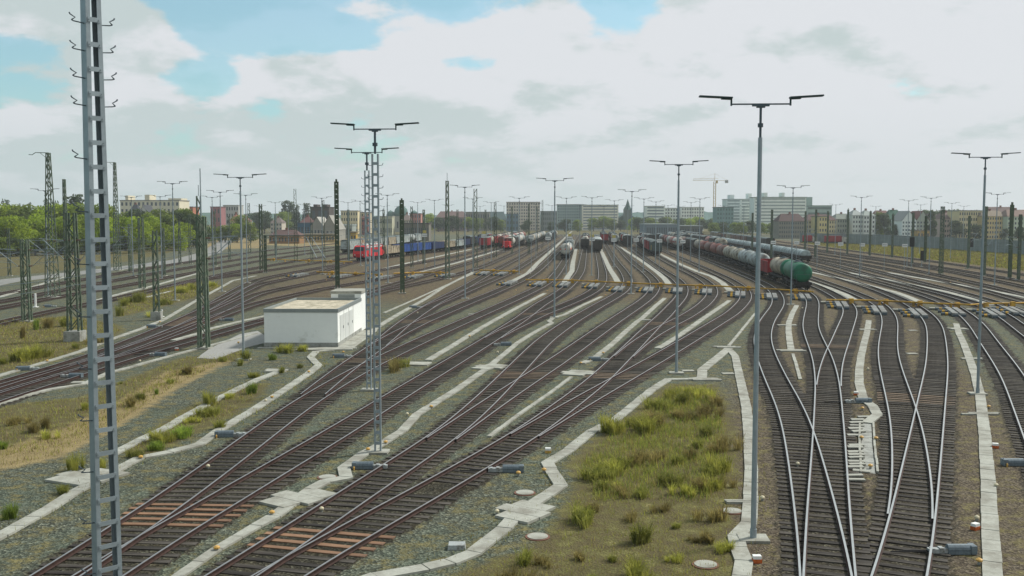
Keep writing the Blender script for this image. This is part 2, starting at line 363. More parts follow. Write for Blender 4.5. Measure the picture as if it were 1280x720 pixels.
    vegc = ramp(vn, [(.30, (.060,.048,.028)), (.42, (.105,.080,.046)), (.51, (.118,.095,.046)), (.59, (.098,.108,.030)), (.75, (.165,.145,.06))])
    sandc = ramp(vn, [(.3, (.16,.115,.065)), (.5, (.27,.195,.110)), (.7, (.33,.25,.145))])
    brk = math_('MULTIPLY', math_('SUBTRACT', math_('ADD', mid, math_('MULTIPLY', fine, .5)), .5), 1.3)
    def soft(ch, amt): # break up a zone's border with noise
        return math_('MULTIPLY', math_('ADD', math_('SUBTRACT', ch, .32), math_('MULTIPLY', brk, amt)), 2.6, True)
    c = mixc(math_('MULTIPLY', math_('ADD', sp.outputs[1], math_('MULTIPLY', brk, .3)), 1.0, True), g1, rustc)
    c = mixc(soft(sp.outputs[2], 1.1), c, vegc)
    c = mixc(soft(at.outputs['Alpha'], .9), c, sandc)
    dk = ramp(big, [(.35, (.55,.52,.50)), (.5, (.95,.95,.95)), (.68, (1.25,1.2,1.12))])
    bm = n.new('ShaderNodeMix'); bm.data_type = 'RGBA'; bm.blend_type = 'MULTIPLY'; bm.inputs[0].default_value = 1; L.new(bedc, bm.inputs[6]); L.new(dk, bm.inputs[7])
    c = mixc(math_('MULTIPLY', soft(sp.outputs[0], .5), .92), c, bm.outputs[2])
    tn = n.new('ShaderNodeMix'); tn.data_type = 'RGBA'; tn.blend_type = 'MULTIPLY'; tn.inputs[0].default_value = 1; L.new(c, tn.inputs[6]); tn.inputs[7].default_value = (.86,.93,.79,1); c = tn.outputs[2]
    L.new(c, b.inputs['Base Color']); b.inputs['Roughness'].default_value = .95; b.inputs['Specular IOR Level'].default_value = .15
    bp = n.new('ShaderNodeBump'); bp.inputs['Strength'].default_value = .8; bp.inputs['Distance'].default_value = .05
    L.new(math_('ADD', vo.outputs['Distance'], math_('MULTIPLY', fine, .6)), bp.inputs['Height']); L.new(bp.outputs[0], b.inputs['Normal'])
    me.materials.append(m)
    o = bpy.data.objects.new('ground', me); COL.objects.link(o); tag(o, 'grey and brown ballast ground of the railway yard', kind='structure')
    mb = MB(); mb.face([(-2400,-300,-.12),(2400,-300,-.12),(2400,2600,-.12),(-2400,2600,-.12)])
    pl = mb.build('plain', mat('plain_soil', (.085,.088,.06), .95, var=.35, scale=.02)); tag(pl, 'flat plain round the railway yard', kind='structure')
build_ground()
# ---------------------------------------------------------------- tracks
def rail_mb(mb, t, y0, y1, side, dz=0.0):
    """sweep one rail (inner gauge face side) along the centre line between y0 and y1"""
    prof = [(-.036,.205),(.036,.205),(.036,.165),(.012,.155),(.012,.08),(.07,.055),(-.07,.055),(-.012,.08),(-.012,.155),(-.036,.165)]
    ys = [y0]
    while ys[-1] < y1:
        y = ys[-1]; ys.append(min(y1, y+(.9 if y < 140 else 2.5 if y < 260 else 8)))
    k0 = None; n = len(prof)
    for y in ys:
        sl = t.slope(y); h = math.hypot(1, sl); nx, ny = 1/h, -sl/h; x = t.x(y)
        k = len(mb.v)
        for a, z in prof: mb.v.append((x+nx*(side*.7535+a), y+ny*(side*.7535+a), z+dz))
        if k0 is not None:
            for j in range(n):
                if j == 5: continue
                j2 = (j+1) % n
                mb.f.append((k0+j, k0+j2, k+j2, k+j)[::-1]); mb.m.append(0 if j == 0 else 1)
        k0 = k
SLP = MB(); SLP.box(-.5,.5,-.13,.13,-.08,.04)
slp_me = SLP.mesh('sleeper', WOOD); slp_new = SLP.mesh('sleeper_new', WOODN); slp_tan = SLP.mesh('sleeper_tan', WOODF)
TRACK_LABEL = {
 'U4':'outermost plain track on the far left edge beside the wood','U3':'left main track, second in from the wood','U2':'left main track just above the light concrete strip','U1':'left main track running under the light concrete strip',
 'W1':'left fan track branching off beside the locomotive track','W2':'left fan track branching off the main track by the bushes','V1':'curving track that leads to the red electric locomotive','V2':'track branching beside the locomotive track into the left yard','V3':'left yard track leaving the fan in front of the lattice mast with the bush','V4':'track passing close behind the white utility building','V5':'short yard track hidden behind the white building roof',
 'C1':'yard track joining in a turnout right of the white building, upper branch','C2':'yard track with turnout beside the white building, lower branch','B':'yard track that joins the bottom left turnout from the building side','A':'brown railed track running out at the bottom left under the steel mast',
 'T3':'second track from the bottom left corner with orange sleepers','T4':'yard track meeting its neighbour at orange sleepers left of the slim lamp post','T5':'long curved track crossing the foreground just left of the weedy island','T6':'track merging at the long orange sleepers in the picture middle','T7':'track running right along the concrete path beside the weedy island',
 'T8':'track that joins at the blue point machine in the middle','T9':'bent track that passes the lamp post at the island tip','T10':'bright railed track swinging in beside the big right lamp post','T11':'bright straight track with crossing rails right of the big lamp post','T12':'bright track crossing over in front of the stacked slabs',
 'T13':'bright track forming the left half of the right hand turnout','T14':'bright track forming the right half of the right hand turnout','T15':'bright curving track leaving the frame at the right edge','T16':'yard track bending away under the slim lamp at the right edge','T17':'yard track along the right end of the yellow pipe',
 'T18':'main track just beyond the yellow pipe on the right','T19':'second main track beyond the yellow pipe on the right','T20':'third main track beyond the yellow pipe on the right','T21':'right main track in front of the signal posts','T22':'outermost right track beside the grass strip'}
BRIGHT = {'T10','T11','T12','T13','T14','T15','T16','T17'}
br_of = {}
for mn, br in JOIN: br_of.setdefault(mn, []).append(br)
main_of = {br: mn for mn, br in JOIN}
for key, t in T.items():
    y0 = max(t.near, 20 if t.near < 30 else t.near)
    root = thing('railway_track', TRACK_LABEL[key]+('' if key != 'x' else ''), 'railway track', (t.x(y0), y0, 0), 0, 'railway tracks of the yard')
    inv = Vector((t.x(y0), y0, 0))
    dz = -.004 if key in main_of else 0.0
    if key == 'T9': dz = -.008
    if key in ('T7','T3'): dz = -.005
    for side in (-1, 1):
        mb = MB(); rail_mb(mb, t, y0, t.far, side, dz)
        mb.v = [(x-inv.x, y-inv.y, z) for x, y, z in mb.v]
        mb.build('rail', [STEEL if key in BRIGHT else STEEL2, RUST], root)
    # sleepers: the near hundred as parts, further ones as one mass
    if key[0] == 'U' or key in ('T18','T19','T20','T21','T22','T17'):
        continue
    mass = MB(); y = y0+.3; cnt = 0
    limit = 150 if key not in ('V1','V2','V3','V4') else 130
    while y < min(limit, t.far):
        sl = t.slope(y); h = math.hypot(1, sl)
        half_l = half_r = 1.3; orange = False; skip = False
        if key in main_of:
            m = T[main_of[key]]
            if y > m.near and y < m.far:
                off = (t.x(y)-m.x(y))/h
                if abs(off) < 2.65: skip = True
        for b in br_of.get(key, []):
            q = T[b]
            if y > q.near-.5 and y < q.far:
                off = (q.x(y)-t.x(y))/h
                if abs(off) < 2.65:
                    if off > 0: half_r = max(half_r, 1.3+off)
                    else: half_l = max(half_l, 1.3-off)
                    if 1.66 < abs(off) < 1.98 and b != 'T10': orange = True
        if not skip:
            nx, ny = 1/h, -sl/h; c = (half_r-half_l)/2; w = half_r+half_l
            jx = random.uniform(-.04, .04); x = t.x(y)
            lx, ly = x+nx*(c+jx)-inv.x, y+ny*(c+jx)-inv.y; rz = math.atan2(ny, nx)+random.uniform(-.012, .012)
            if cnt < 98 and y < 98 and key in NEAR_KEYS:
                o = put('sleeper', (slp_new if y < 52 else slp_tan) if orange else slp_me, root, (lx, ly, random.uniform(-.02, .006)), rz, (w, random.uniform(.92, 1.08), 1)); cnt += 1
                if orange: o['label'] = 'orange brown new wooden sleeper' if y < 52 else 'tan newer wooden sleeper'
            else:
                M = Matrix.Translation((lx, ly, random.uniform(-.02, 0))) @ Matrix.Rotation(rz, 4, 'Z')
                mass.box(-w/2, w/2, -.13, .13, -.08, .04, 1 if orange else 0, M)
        y += (.62+random.uniform(-.02, .02))/h
    if mass.v:
        o = mass.build('sleepers', [WOOD, WOODF], root); o['kind'] = 'stuff'
# ---------------------------------------------------------------- sky, sun, camera
SUN_EL, SUN_AZ = math.radians(46), math.radians(62)   # azimuth clockwise from +Y (camera heading) towards the right
def build_world():
    w = bpy.data.worlds.new('World'); S.world = w; w.use_nodes = True
    n = w.node_tree.nodes; L = w.node_tree.links; bg = n['Background']; bg.inputs['Strength'].default_value = .1
    sky = n.new('ShaderNodeTexSky'); sky.sky_type = 'NISHITA'; sky.sun_disc = False; sky.sun_elevation = SUN_EL; sky.sun_rotation = SUN_AZ
    sky.air_density = 1.0; sky.dust_density = 1.2; sky.ozone_density = 1.6
    tc = n.new('ShaderNodeTexCoord'); sx = n.new('ShaderNodeSeparateXYZ'); L.new(tc.outputs['Generated'], sx.inputs[0])
    def M_(op, a, b=None, c=None, clamp=False):
        x = n.new('ShaderNodeMath'); x.operation = op; x.use_clamp = clamp
        for i, q in enumerate((a, b, c)):
            if q is None: continue
            if isinstance(q, (int, float)): x.inputs[i].default_value = q
            else: L.new(q, x.inputs[i])
        return x.outputs[0]
    z = M_('MAXIMUM', sx.outputs[2], 0.0); den = M_('ADD', z, .33)
    u = M_('DIVIDE', sx.outputs[0], den); v = M_('DIVIDE', sx.outputs[1], den)
    cb = n.new('ShaderNodeCombineXYZ'); L.new(u, cb.inputs[0]); L.new(v, cb.inputs[1])
    def nz(scale, det, ro, off, dist=0.0):
        mp = n.new('ShaderNodeMapping'); mp.inputs['Location'].default_value = off; L.new(cb.outputs[0], mp.inputs[0])
        q = n.new('ShaderNodeTexNoise'); q.inputs['Scale'].default_value = scale; q.inputs['Detail'].default_value = det; q.inputs['Roughness'].default_value = ro; q.inputs['Distortion'].default_value = dist
        L.new(mp.outputs[0], q.inputs['Vector']); return q.outputs['Fac']
    n1 = nz(2.5, 10, .57, (3.1,1.7,0)); n2 = nz(2.5, 10, .57, (3.1,1.57,0.0)); n3 = nz(3.4, 7, .6, (9.3,4.2,2.0))
    # holes of open blue sky: direction and size of each
    bias = M_('ADD', M_('MULTIPLY', sx.outputs[0], .34), M_('ADD', .17, M_('MULTIPLY', sx.outputs[1], -.04)))
    def hole(az, el, ra, re, amt, cur):
        a = M_('DIVIDE', M_('SUBTRACT', M_('ARCTAN2', sx.outputs[0], sx.outputs[1]), math.radians(az)), math.radians(ra))
        e = M_('DIVIDE', M_('SUBTRACT', M_('ARCSINE', sx.outputs[2]), math.radians(el)), math.radians(re))
        d = M_('ADD', M_('MULTIPLY', a, a), M_('MULTIPLY', e, e))
        return M_('SUBTRACT', cur, M_('MULTIPLY', M_('POWER', 2.718, M_('MULTIPLY', d, -1.0)), amt))
    lowc = n.new('ShaderNodeMapRange'); lowc.interpolation_type = 'SMOOTHSTEP'; lowc.inputs[1].default_value = 0; lowc.inputs[2].default_value = .12; lowc.inputs[3].default_value = .2; lowc.inputs[4].default_value = 0; L.new(sx.outputs[2], lowc.inputs[0])
    bias = M_('ADD', bias, lowc.outputs[0])
    for h in HOLES: bias = hole(*h, bias)
    cov = M_('ADD', M_('ADD', M_('MULTIPLY', M_('SUBTRACT', n1, .5), 1.7), .5), bias)
    mr = n.new('ShaderNodeMapRange'); mr.interpolation_type = 'SMOOTHSTEP'; mr.inputs[1].default_value = .42; mr.inputs[2].default_value = .55; mr.inputs[3].default_value = .30; L.new(cov, mr.inputs[0])
    # thick undersides are greyer
    dens = M_('ADD', M_('MULTIPLY', M_('SUBTRACT', n2, n1), 4.5), M_('MULTIPLY', M_('SUBTRACT', n3, .5), 1.3))
    dens = M_('SUBTRACT', M_('ADD', dens, .26), M_('MULTIPLY', sx.outputs[0], .95))
    m2 = n.new('ShaderNodeMapRange'); m2.interpolation_type = 'SMOOTHSTEP'; m2.inputs[1].default_value = .12; m2.inputs[2].default_value = .75; L.new(dens, m2.inputs[0])
    mc = n.new('ShaderNodeMix'); mc.data_type = 'RGBA'; L.new(m2.outputs[0], mc.inputs[0])
    mc.inputs[6].default_value = (7.45,7.7,8.05,1); mc.inputs[7].default_value = (5.5,6.35,6.4,1)
    # haze: the sky near the horizon is a pale blue green
    hz = n.new('ShaderNodeMapRange'); hz.interpolation_type = 'SMOOTHSTEP'; hz.inputs[1].default_value = -.02; hz.inputs[2].default_value = .13; hz.inputs[3].default_value = .8; hz.inputs[4].default_value = 0; L.new(sx.outputs[2], hz.inputs[0])
    sk = n.new('ShaderNodeMix'); sk.data_type = 'RGBA'; sk.blend_type = 'MULTIPLY'; sk.inputs[0].default_value = 1; L.new(sky.outputs[0], sk.inputs[6]); sk.inputs[7].default_value = (.95,1.5,1.42,1)
    m3 = n.new('ShaderNodeMix'); m3.data_type = 'RGBA'; L.new(mr.outputs[0], m3.inputs[0]); L.new(sk.outputs[2], m3.inputs[6]); L.new(mc.outputs[2], m3.inputs[7])
    hc = n.new('ShaderNodeMix'); hc.data_type = 'RGBA'; L.new(M_('ADD', M_('MULTIPLY', sx.outputs[0], .8), .45, clamp=True), hc.inputs[0]); hc.inputs[6].default_value = (5.5,6.5,6.6,1); hc.inputs[7].default_value = (6.6,6.95,7.2,1)
    m4 = n.new('ShaderNodeMix'); m4.data_type = 'RGBA'; L.new(hz.outputs[0], m4.inputs[0]); L.new(m3.outputs[2], m4.inputs[6]); L.new(hc.outputs[2], m4.inputs[7])
    L.new(m4.outputs[2], bg.inputs['Color'])
# az, el (degrees), radii, amount
HOLES = [(-14.3,10.3,3.9,1.4,.48),(-15.5,12.6,3.2,.9,.36),(-21.8,12.9,2.6,.7,.34),(-16.8,7.4,2.2,1.0,.34),(-21.3,9.6,2.9,2.2,-.30),(-27,11.6,3.5,1.9,-.28),(-10.5,10.0,3.4,.8,.30),(-13.6,6.4,1.6,1.0,.30),(6.0,12.1,2.2,1.5,.46),(-27.5,8.6,2.6,.7,.34),(-2.5,8.6,2.2,.6,.22),(-15,21,14,5,.2)]
build_world()
sl_ = bpy.data.lights.new('sun', 'SUN'); sl_.energy = 4.4; sl_.angle = math.radians(7); sl_.color = (1, .965, .90)
so = bpy.data.objects.new('sun', sl_); COL.objects.link(so)
sd = Vector((math.sin(SUN_AZ)*math.cos(SUN_EL), math.cos(SUN_AZ)*math.cos(SUN_EL), math.sin(SUN_EL)))
so.rotation_euler = (-sd).to_track_quat('-Z', 'Y').to_euler(); so.location = sd*300
cam = bpy.data.cameras.new('camera'); cam.sensor_width = 36; cam.lens = F/1280*36; cam.clip_start = .5; cam.clip_end = 9000
co = bpy.data.objects.new('camera', cam); COL.objects.link(co); co.location = (0, 0, HC); co.rotation_euler = (math.pi/2-PITCH, 0, 0); S.camera = co
vs_ = S.view_settings; vs_.view_transform = 'Standard'; vs_.look = 'None'; vs_.exposure = 0; vs_.gamma = 1; vs_.use_curve_mapping = False
S.cycles.max_bounces = 5; S.cycles.diffuse_bounces = 2; S.cycles.glossy_bounces = 2; S.cycles.transparent_max_bounces = 4; S.cycles.caustics_reflective = False; S.cycles.caustics_refractive = False
def build_haze():
    mb = MB(); mb.box(-2500, 2500, -400, 2700, -1.2, 95)
    m = bpy.data.materials.new('haze_air'); m.use_nodes = True; n = m.node_tree.nodes; n.remove(n['Principled BSDF'])
    v = n.new('ShaderNodeVolumePrincipled'); v.inputs['Color'].default_value = (.90,.97,.97,1); v.inputs['Density'].default_value = HAZE; v.inputs['Anisotropy'].default_value = .2
    m.node_tree.links.new(v.outputs[0], n['Material Output'].inputs['Volume'])
    o = mb.build('haze', m); tag(o, 'thin pale haze over the far yard and the town', kind='stuff')
HAZE = .00018
build_haze(); S.cycles.volume_bounces = 0
# ---------------------------------------------------------------- concrete cable ducts: covered troughs lying on the ballast
def ribbon(mb, pts, w, z0, z1, seg=.9, m=0):
    """flat topped slab strip along ground points, cut into cover slabs with narrow joints"""
    P = [Vector((x, y, 0)) for x, y in pts]; n = len(P)
    W = [q*.92 for q in w] if isinstance(w, (list, tuple)) else [w*.92]*n
    for i in range(n-1):
        a, b = P[i], P[i+1]; d = (b-a); L = d.length
        if L < .05: continue
        d /= L
        def nrm(j):
            if j == 0: e = P[1]-P[0]
            elif j == n-1: e = P[-1]-P[-2]
            else: e = (P[j]-P[j-1]).normalized()+(P[j+1]-P[j]).normalized()
            e.normalize(); q = Vector((e.y, -e.x, 0))
            c = max(.6, q.dot(Vector((d.y, -d.x, 0)))); return q/c
        na, nb = nrm(i)*W[i]/2, nrm(i+1)*W[i+1]/2
        k = max(1, int(L/seg)) if seg else 1
        for s in range(k):
            t0, t1 = s/k, (s+1)/k-(.035/L if seg and L/k > .3 else 0)
            p0 = a.lerp(b, t0); p1 = a.lerp(b, t1); n0 = na.lerp(nb, t0); n1 = na.lerp(nb, t1)
            zt = z1+random.uniform(-.008, .008); j = random.uniform(-.014, .014)
            mb.prism([((p0-n0).x+j,(p0-n0).y), ((p0+n0).x+j,(p0+n0).y), ((p1+n1).x+j,(p1+n1).y), ((p1-n1).x+j,(p1-n1).y)], z0, zt, m)
DUCT_G = 'concrete cable ducts across the ballast'
def duct(label, pts, w, patches=(), far=False):
    q = gp(pts); root = thing('cable_duct', label, 'cable duct', (q[0][0], q[0][1], 0), 0, DUCT_G)
    off = Vector((q[0][0], q[0][1], 0)); loc = [(x-off.x, y-off.y) for x, y in q]
    mb = MB(); ribbon(mb, loc, w, -.05, .075, .95 if not far else 4.0); mb.build('cover_slabs', CONC, root)
    for i, (px, py, sx, sy, ang) in enumerate(patches):
        x, y = G(px, py); pb = MB(); M = Matrix.Translation((x-off.x, y-off.y, 0)) @ Matrix.Rotation(math.radians(ang), 4, 'Z')
        # a stepped junction of plates
        nrow = max(2, int(sy/.7))
        for r in range(nrow):
            y0 = -sy/2+r*sy/nrow; k = 1-.42*abs((r+.5)/nrow-.5)*2+random.uniform(-.08, .08); sh = random.uniform(-.1, .1)*sx
            pb.box(-sx/2*k+sh, sx/2*k+sh, y0, y0+sy/nrow-.03, -.04, .086+random.uniform(0, .012), 0, M)
        pb.build('junction_plate', CONC, root)
    return root
duct('wide concrete duct bordering the left side of the weedy island with a broad plate', [(877,473),(865,474.5),(835,475),(815,488),(770,525),(740,540),(712,563),(684,580),(692,594),(701,608),(682,621),(662,634),(645,645),(630,662),(592,692),(562,704),(532,711),(470,722),(430,736)], .62, [(656,641,2.0,2.3,-35),(882,475,2.5,.9,0)])
duct('forked concrete duct, short left arm above the weedy island', [(911,436),(893,451),(878,463),(877,474)], .75, [(908,434.5,2.6,.9,0)])
duct('long concrete duct running down beside the big right lamp post', [(912,438),(919,446),(924,470),(933,510),(936,540),(939,590),(938,630),(936,655),(920,672),(923,686),(930,703),(927,722),(924,760)], .62, [(930,628.5,1.6,.35,0)])
duct('thin concrete strip pointing up to the yellow pipe above the fork', [(944,392),(928,412),(911,433)], .28)
duct('straight concrete duct above the tip of the weedy island', [(912,376),(880,398),(849,420),(830,432),(822,436)], .62)
duct('concrete duct with a thin lower half left of the slim lamp post', [(831,373),(818,384),(803,398),(797,402),(781,416),(766,430),(742,449),(727,455)], .58, [(720,467,2.3,2.2,-20),(806,400.5,1.5,.6,0)])
duct('thin concrete strip below the plate in the middle of the picture', [(714,472),(690,490),(647,520),(611,547)], .26)
duct('concrete duct coming down past the foot of the slim middle lamp post', [(752,371),(728,382),(705,394),(692,397.5),(686,402),(690,404),(668,416),(647,429),(640,435),(622,450),(611,459),(572,487),(521,519),(502,540),(475,557),(456,567),(430,586),(433,598),(407,603),(388,613),(375,622),(342,647),(320,659),(271,688),(222,722),(190,745)], [.5]*10+[.55]*5+[.6]*4+[.6,.6,.6,.5,.42,.42,.42,.42,.42], [(373,624,2.0,2.6,-35),(614,459.5,2.2,2.6,-30)])
duct('concrete duct ending in a dark notch above the dry bush', [(681,367),(660,378),(640,388.5),(602,410),(570,430),(535,451)], .6, [(524,455.5,2.6,1.6,-10)])
duct('light concrete duct leading from the pipe to the right of the white building', [(592,340),(555,359),(532,374),(500,392),(480,404),(458,419),(437,433),(414,438),(395,440),(388,447),(398,457.5),(385,468),(360,485),(340,498),(320,511)], .62, [(413,437,5.4,1.2,5)])
duct('thin light strip running up beside the duct at the white building', [(480,391.5),(520,374),(555,358),(592,342)], .35)
duct('concrete duct crossing the lower left behind the steel mast', [(320,511),(290,529),(270,541),(250,556),(212,566),(175,573),(160,581),(140,592),(95,615),(60,638),(0,671),(-60,705)], .6, [(108,597,2.8,2.4,-25)])
duct('half overgrown concrete duct among yellow bushes on the left', [(354,463),(338,469),(320,476),(297,487),(265,503),(232,521),(205,537),(175,551),(140,569)], .6, [(343,464,2.0,1.2,-10)])
duct('concrete kerb strip under the left main tracks behind the steel mast', [(320,417),(285,426.5),(245,437),(200,449),(160,460.5),(135,467),(104,481),(62,487.5),(30,496),(0,505),(-60,527)], .5)
duct('curving concrete strip between the two left track groups with small posts', [(320,345),(291,351),(266,365),(247,375),(205,400),(175,412),(135,426),(100,440),(67,450),(30,461),(0,470),(-60,488)], .55)
duct('pale strip at the left edge below the road', [(86,345),(60,353),(15,367),(-40,383)], .8, far=True)
duct('pale strip between the left main tracks behind the lattice masts', [(247,342),(215,351),(190,358),(160,365),(120,376)], .8, far=True)
duct('short concrete strip left of the double lattice mast', [(215,364),(198,368),(182,372.5)], .6, far=True)
duct('pale concrete strip in front of the left yard tracks', [(420,378),(360,389),(301,402),(264,411),(250,416.5),(216,426)], .6, far=True)
duct('crossed concrete duct on the gravel left of the crossing bright rails', [(996,382),(990,393),(986,404),(985.5,414),(987.5,430),(989,438)], .62, [(985,407,2.3,.9,0),(989,438.8,2.6,.9,0)])
duct('thin strip ending on the gravel beside the crossing bright rails', [(991,443),(996,459),(1000,475)], .26)
duct('curved concrete duct between the two right hand turnouts', [(1086,401),(1084,415),(1080,430),(1076,447),(1074,465),(1074,480),(1077,492),(1080,501),(1090,508),(1097,519)], .62, [(1085,412.5,2.0,.8,0)])
duct('broad concrete duct running down the right edge of the picture', [(1195,405),(1198,416),(1205,431),(1211,447),(1219,470),(1225,495),(1228,518),(1231,545),(1235,602),(1238,665),(1241,720),(1243,760)], .62, [(1196,411.5,2.2,1.2,0),(1213,449,2.2,.7,0),(1227,518,2.4,.5,0)])
for lab, pts in [('pale walkway left of the orange banded tank wagon', [(640,352),(660,342),(672,329),(694,309),(715,289)]),
    ('pale walkway between the tank wagon and the dark wagon', [(706,353),(710,346),(715,339),(716,329),(720,311)]),
    ('pale walkway just right of the grey box wagon', [(772,352.5),(769,347),(763,338),(759,330),(750,310),(745,300)]),
    ('pale walkway pointing to the yard centre beside the dark wagons', [(837,357),(831,349),(822,341),(800,325),(767,304)]),
    ('pale walkway leading to the red banded tank wagon', [(913,364),(903,354),(890,346),(872,340),(849,330),(824,317)]),
    ('pale walkway in front of the green ended tank train', [(1071,377),(1055,368),(1035,360),(1007,351),(990,343)]),
    ('pale walkway second beyond the green tank wagon', [(1152,379),(1135,371.5),(1120,366),(1070,353),(1012,340),(985,333)]),
    ('long pale walkway across the right main tracks', [(1240,382),(1225,376),(1180,364.5),(1120,352),(1060,341)]),
    ('farthest pale walkway at the right edge', [(1310,378),(1280,372),(1220,360),(1167,351),(1110,341)]),
    ('pale walkway beside the red shunter', [(480,336),(505,330),(560,318),(611,307),(640,300)]),
    ('pale walkway under the blue wagons', [(520,341),(570,329),(600,320),(640,308)])]:
    o = duct(lab, pts, 1.15, far=True); o['category'] = 'walkway'; o.name = 'walkway'; o['group'] = 'pale walkways between the yard tracks'
# ---------------------------------------------------------------- open trough with stacked cover slabs
x0, y0 = G(1083, 515)
root = thing('open_trough', 'open cable trough with its cover slabs lifted off, between the turnouts', 'cable trough', (x0, y0, 0))
tp = [G(1097,519), G(1083,530), G(1084,560), G(1087,592)]; off = Vector((x0, y0, 0))
for s, nm in ((-1,'trough_wall'), (1,'trough_wall')):
    mb = MB(); ribbon(mb, [(x-off.x+s*.36, y-off.y) for x, y in tp[1:]], .11, -.05, .10, 1.2); mb.build(nm, CONC, root)
mb = MB(); ribbon(mb, [(x-off.x, y-off.y) for x, y in tp[1:]], .55, -.05, .012, 1.0); mb.build('trough_floor', CONC2, root)
mb = MB(); ribbon(mb, [(x-off.x, y-off.y) for x, y in tp[:2]], .6, -.05, .08, .9); mb.build('cover_slabs', CONC, root)
me = None
for i, (px, py, a) in enumerate([(1080,522,4),(1072,526,0),(1070,530,8),(1071,533,-6),(1069,537,5),(1073,541,14),(1068,545,-3),(1070,558,4),(1069,561,-5),(1069,566,3),(1070,570,0),(1070,574,6),(1070,578,-5),(1071,582,3),(1069,586,0),(1077,590,-24),(1068,596,4),(1070,602,-4)]):
    x, y = G(px, py)
    if me is None:
        mb = MB(); mb.box(-.36,.36,-.13,.13,0,.07); me = mb.mesh('cover_slab', CONC)
    o = put('cover_slab', me, None, (x, y, .01+.02*(i % 3)), math.radians(a)); o.rotation_euler[0] = math.radians(random.uniform(0, 9))
    tag(o, 'loose concrete cover slab lying by the open trough, %s from the top' % ordw(i), 'cover slab', 'loose cover slabs beside the open trough')
# ---------------------------------------------------------------- point machines
def build_machine():
    r = thing('point_machine', '', 'point machine', (0,0,0), 0, 'point machines beside the turnouts'); r.scale = (.54,.66,.75)
    mb = MB(); mb.box(-.85,.75,-.24,.24,.02,.16); mb.tube([(-.85,0,.22),(.75,0,.22)], .22, 12); mb.box(-.95,-.6,-.27,.27,.03,.40); mb.build('motor_case', DKBLUE, r)
    mb = MB(); mb.box(.75,1.9,-.16,.16,.02,.24); mb.box(1.0,1.25,-.19,.19,.05,.29); mb.box(1.55,1.75,-.18,.18,.05,.27); mb.build('rod_housing', LGREY, r)
    mb = MB(); mb.bar((1.9,.05,.11),(4.2,.05,.11),.045); mb.bar((1.9,-.07,.13),(3.4,-.07,.13),.04); mb.build('throw_rod', BLACK, r)
    mb = MB(); mb.tube([(-.75,-.36,0),(-.75,-.36,.16),(-.75,-.36,.22)], [.07,.08,.04], 8); mb.build('cable_cap', YEL2, r)
    return r
PM = [(282,546,5,'beside the steel mast track on the left'),(455,586,0,'under the slim twin lamp post'),(640,590,180,'beside the weedy island duct'),(744,451,0,'in the picture middle beside the concrete plate'),(1078,504,180,'above the stacked slabs between bright turnouts'),(1199,692,180,'at the bottom of the right turnout'),(1267,582,0,'cut by the right frame edge'),(424,447,0,'at the corner of the white building'),(517,385,0,'right of the white building on the duct'),(632,432,180,'beside the orange sleepers of the middle tracks'),(200,445,170,'in front of the double lattice mast'),(30,463,10,'on the far left below the bushes'),(94,472,175,'on the left track behind the steel mast'),(190,409.5,5,'beside the rusty patch on the left'),(286,401,175,'in front of the left fan of tracks'),(60,384,5,'on the left main track by the white post')]
pm0 = None
for px, py, a, w in PM:
    x, y = G(px, py); lab = 'blue grey point machine with pale rod '+w
    if pm0 is None: pm0 = build_machine(); pm0.location = (x, y, 0); pm0.rotation_euler = (0,0,math.radians(a)); pm0['label'] = lab
    else: dup(pm0, lab, (x, y, 0), math.radians(a), None, (.54,.66,.75))
# ---------------------------------------------------------------- small cable boxes on posts with yellow caps
def build_cap(kind):
    r = thing('cable_marker', '', 'cable marker', (0,0,0), 0, 'yellow capped cable markers')
    if kind == 0:
        r.scale = (.66,.66,.66)
        mb = MB(); mb.tube([(0,0,-.05),(0,0,.20)], .085, 8); mb.build('post', CONC2, r)
        mb = MB(); mb.tube([(0,0,.19),(0,0,.27),(0,0,.33)], [.16,.16,.07], 10); mb.build('cap', YEL2, r)
    elif kind == 1:
        r.scale = (.65,.65,.65)
        mb = MB(); mb.tube([(0,0,-.05),(0,0,.16)], .08, 8); mb.build('post', CONC2, r)
        mb = MB(); mb.tube([(0,0,.15),(0,0,.24),(0,0,.31)], [.13,.14,.06], 10); mb.build('cap', CREAM, r)
    else:
        r.scale = (.65,.65,.65)
        mb = MB(); mb.box(-.22,.22,-.16,.16,-.02,.20); mb.build('foot_box', ORG if kind == 3 else YEL2, r)
        mb = MB(); mb.box(-.20,.20,-.15,.15,.20,.36); mb.build('lid', WHITE, r)
    return r
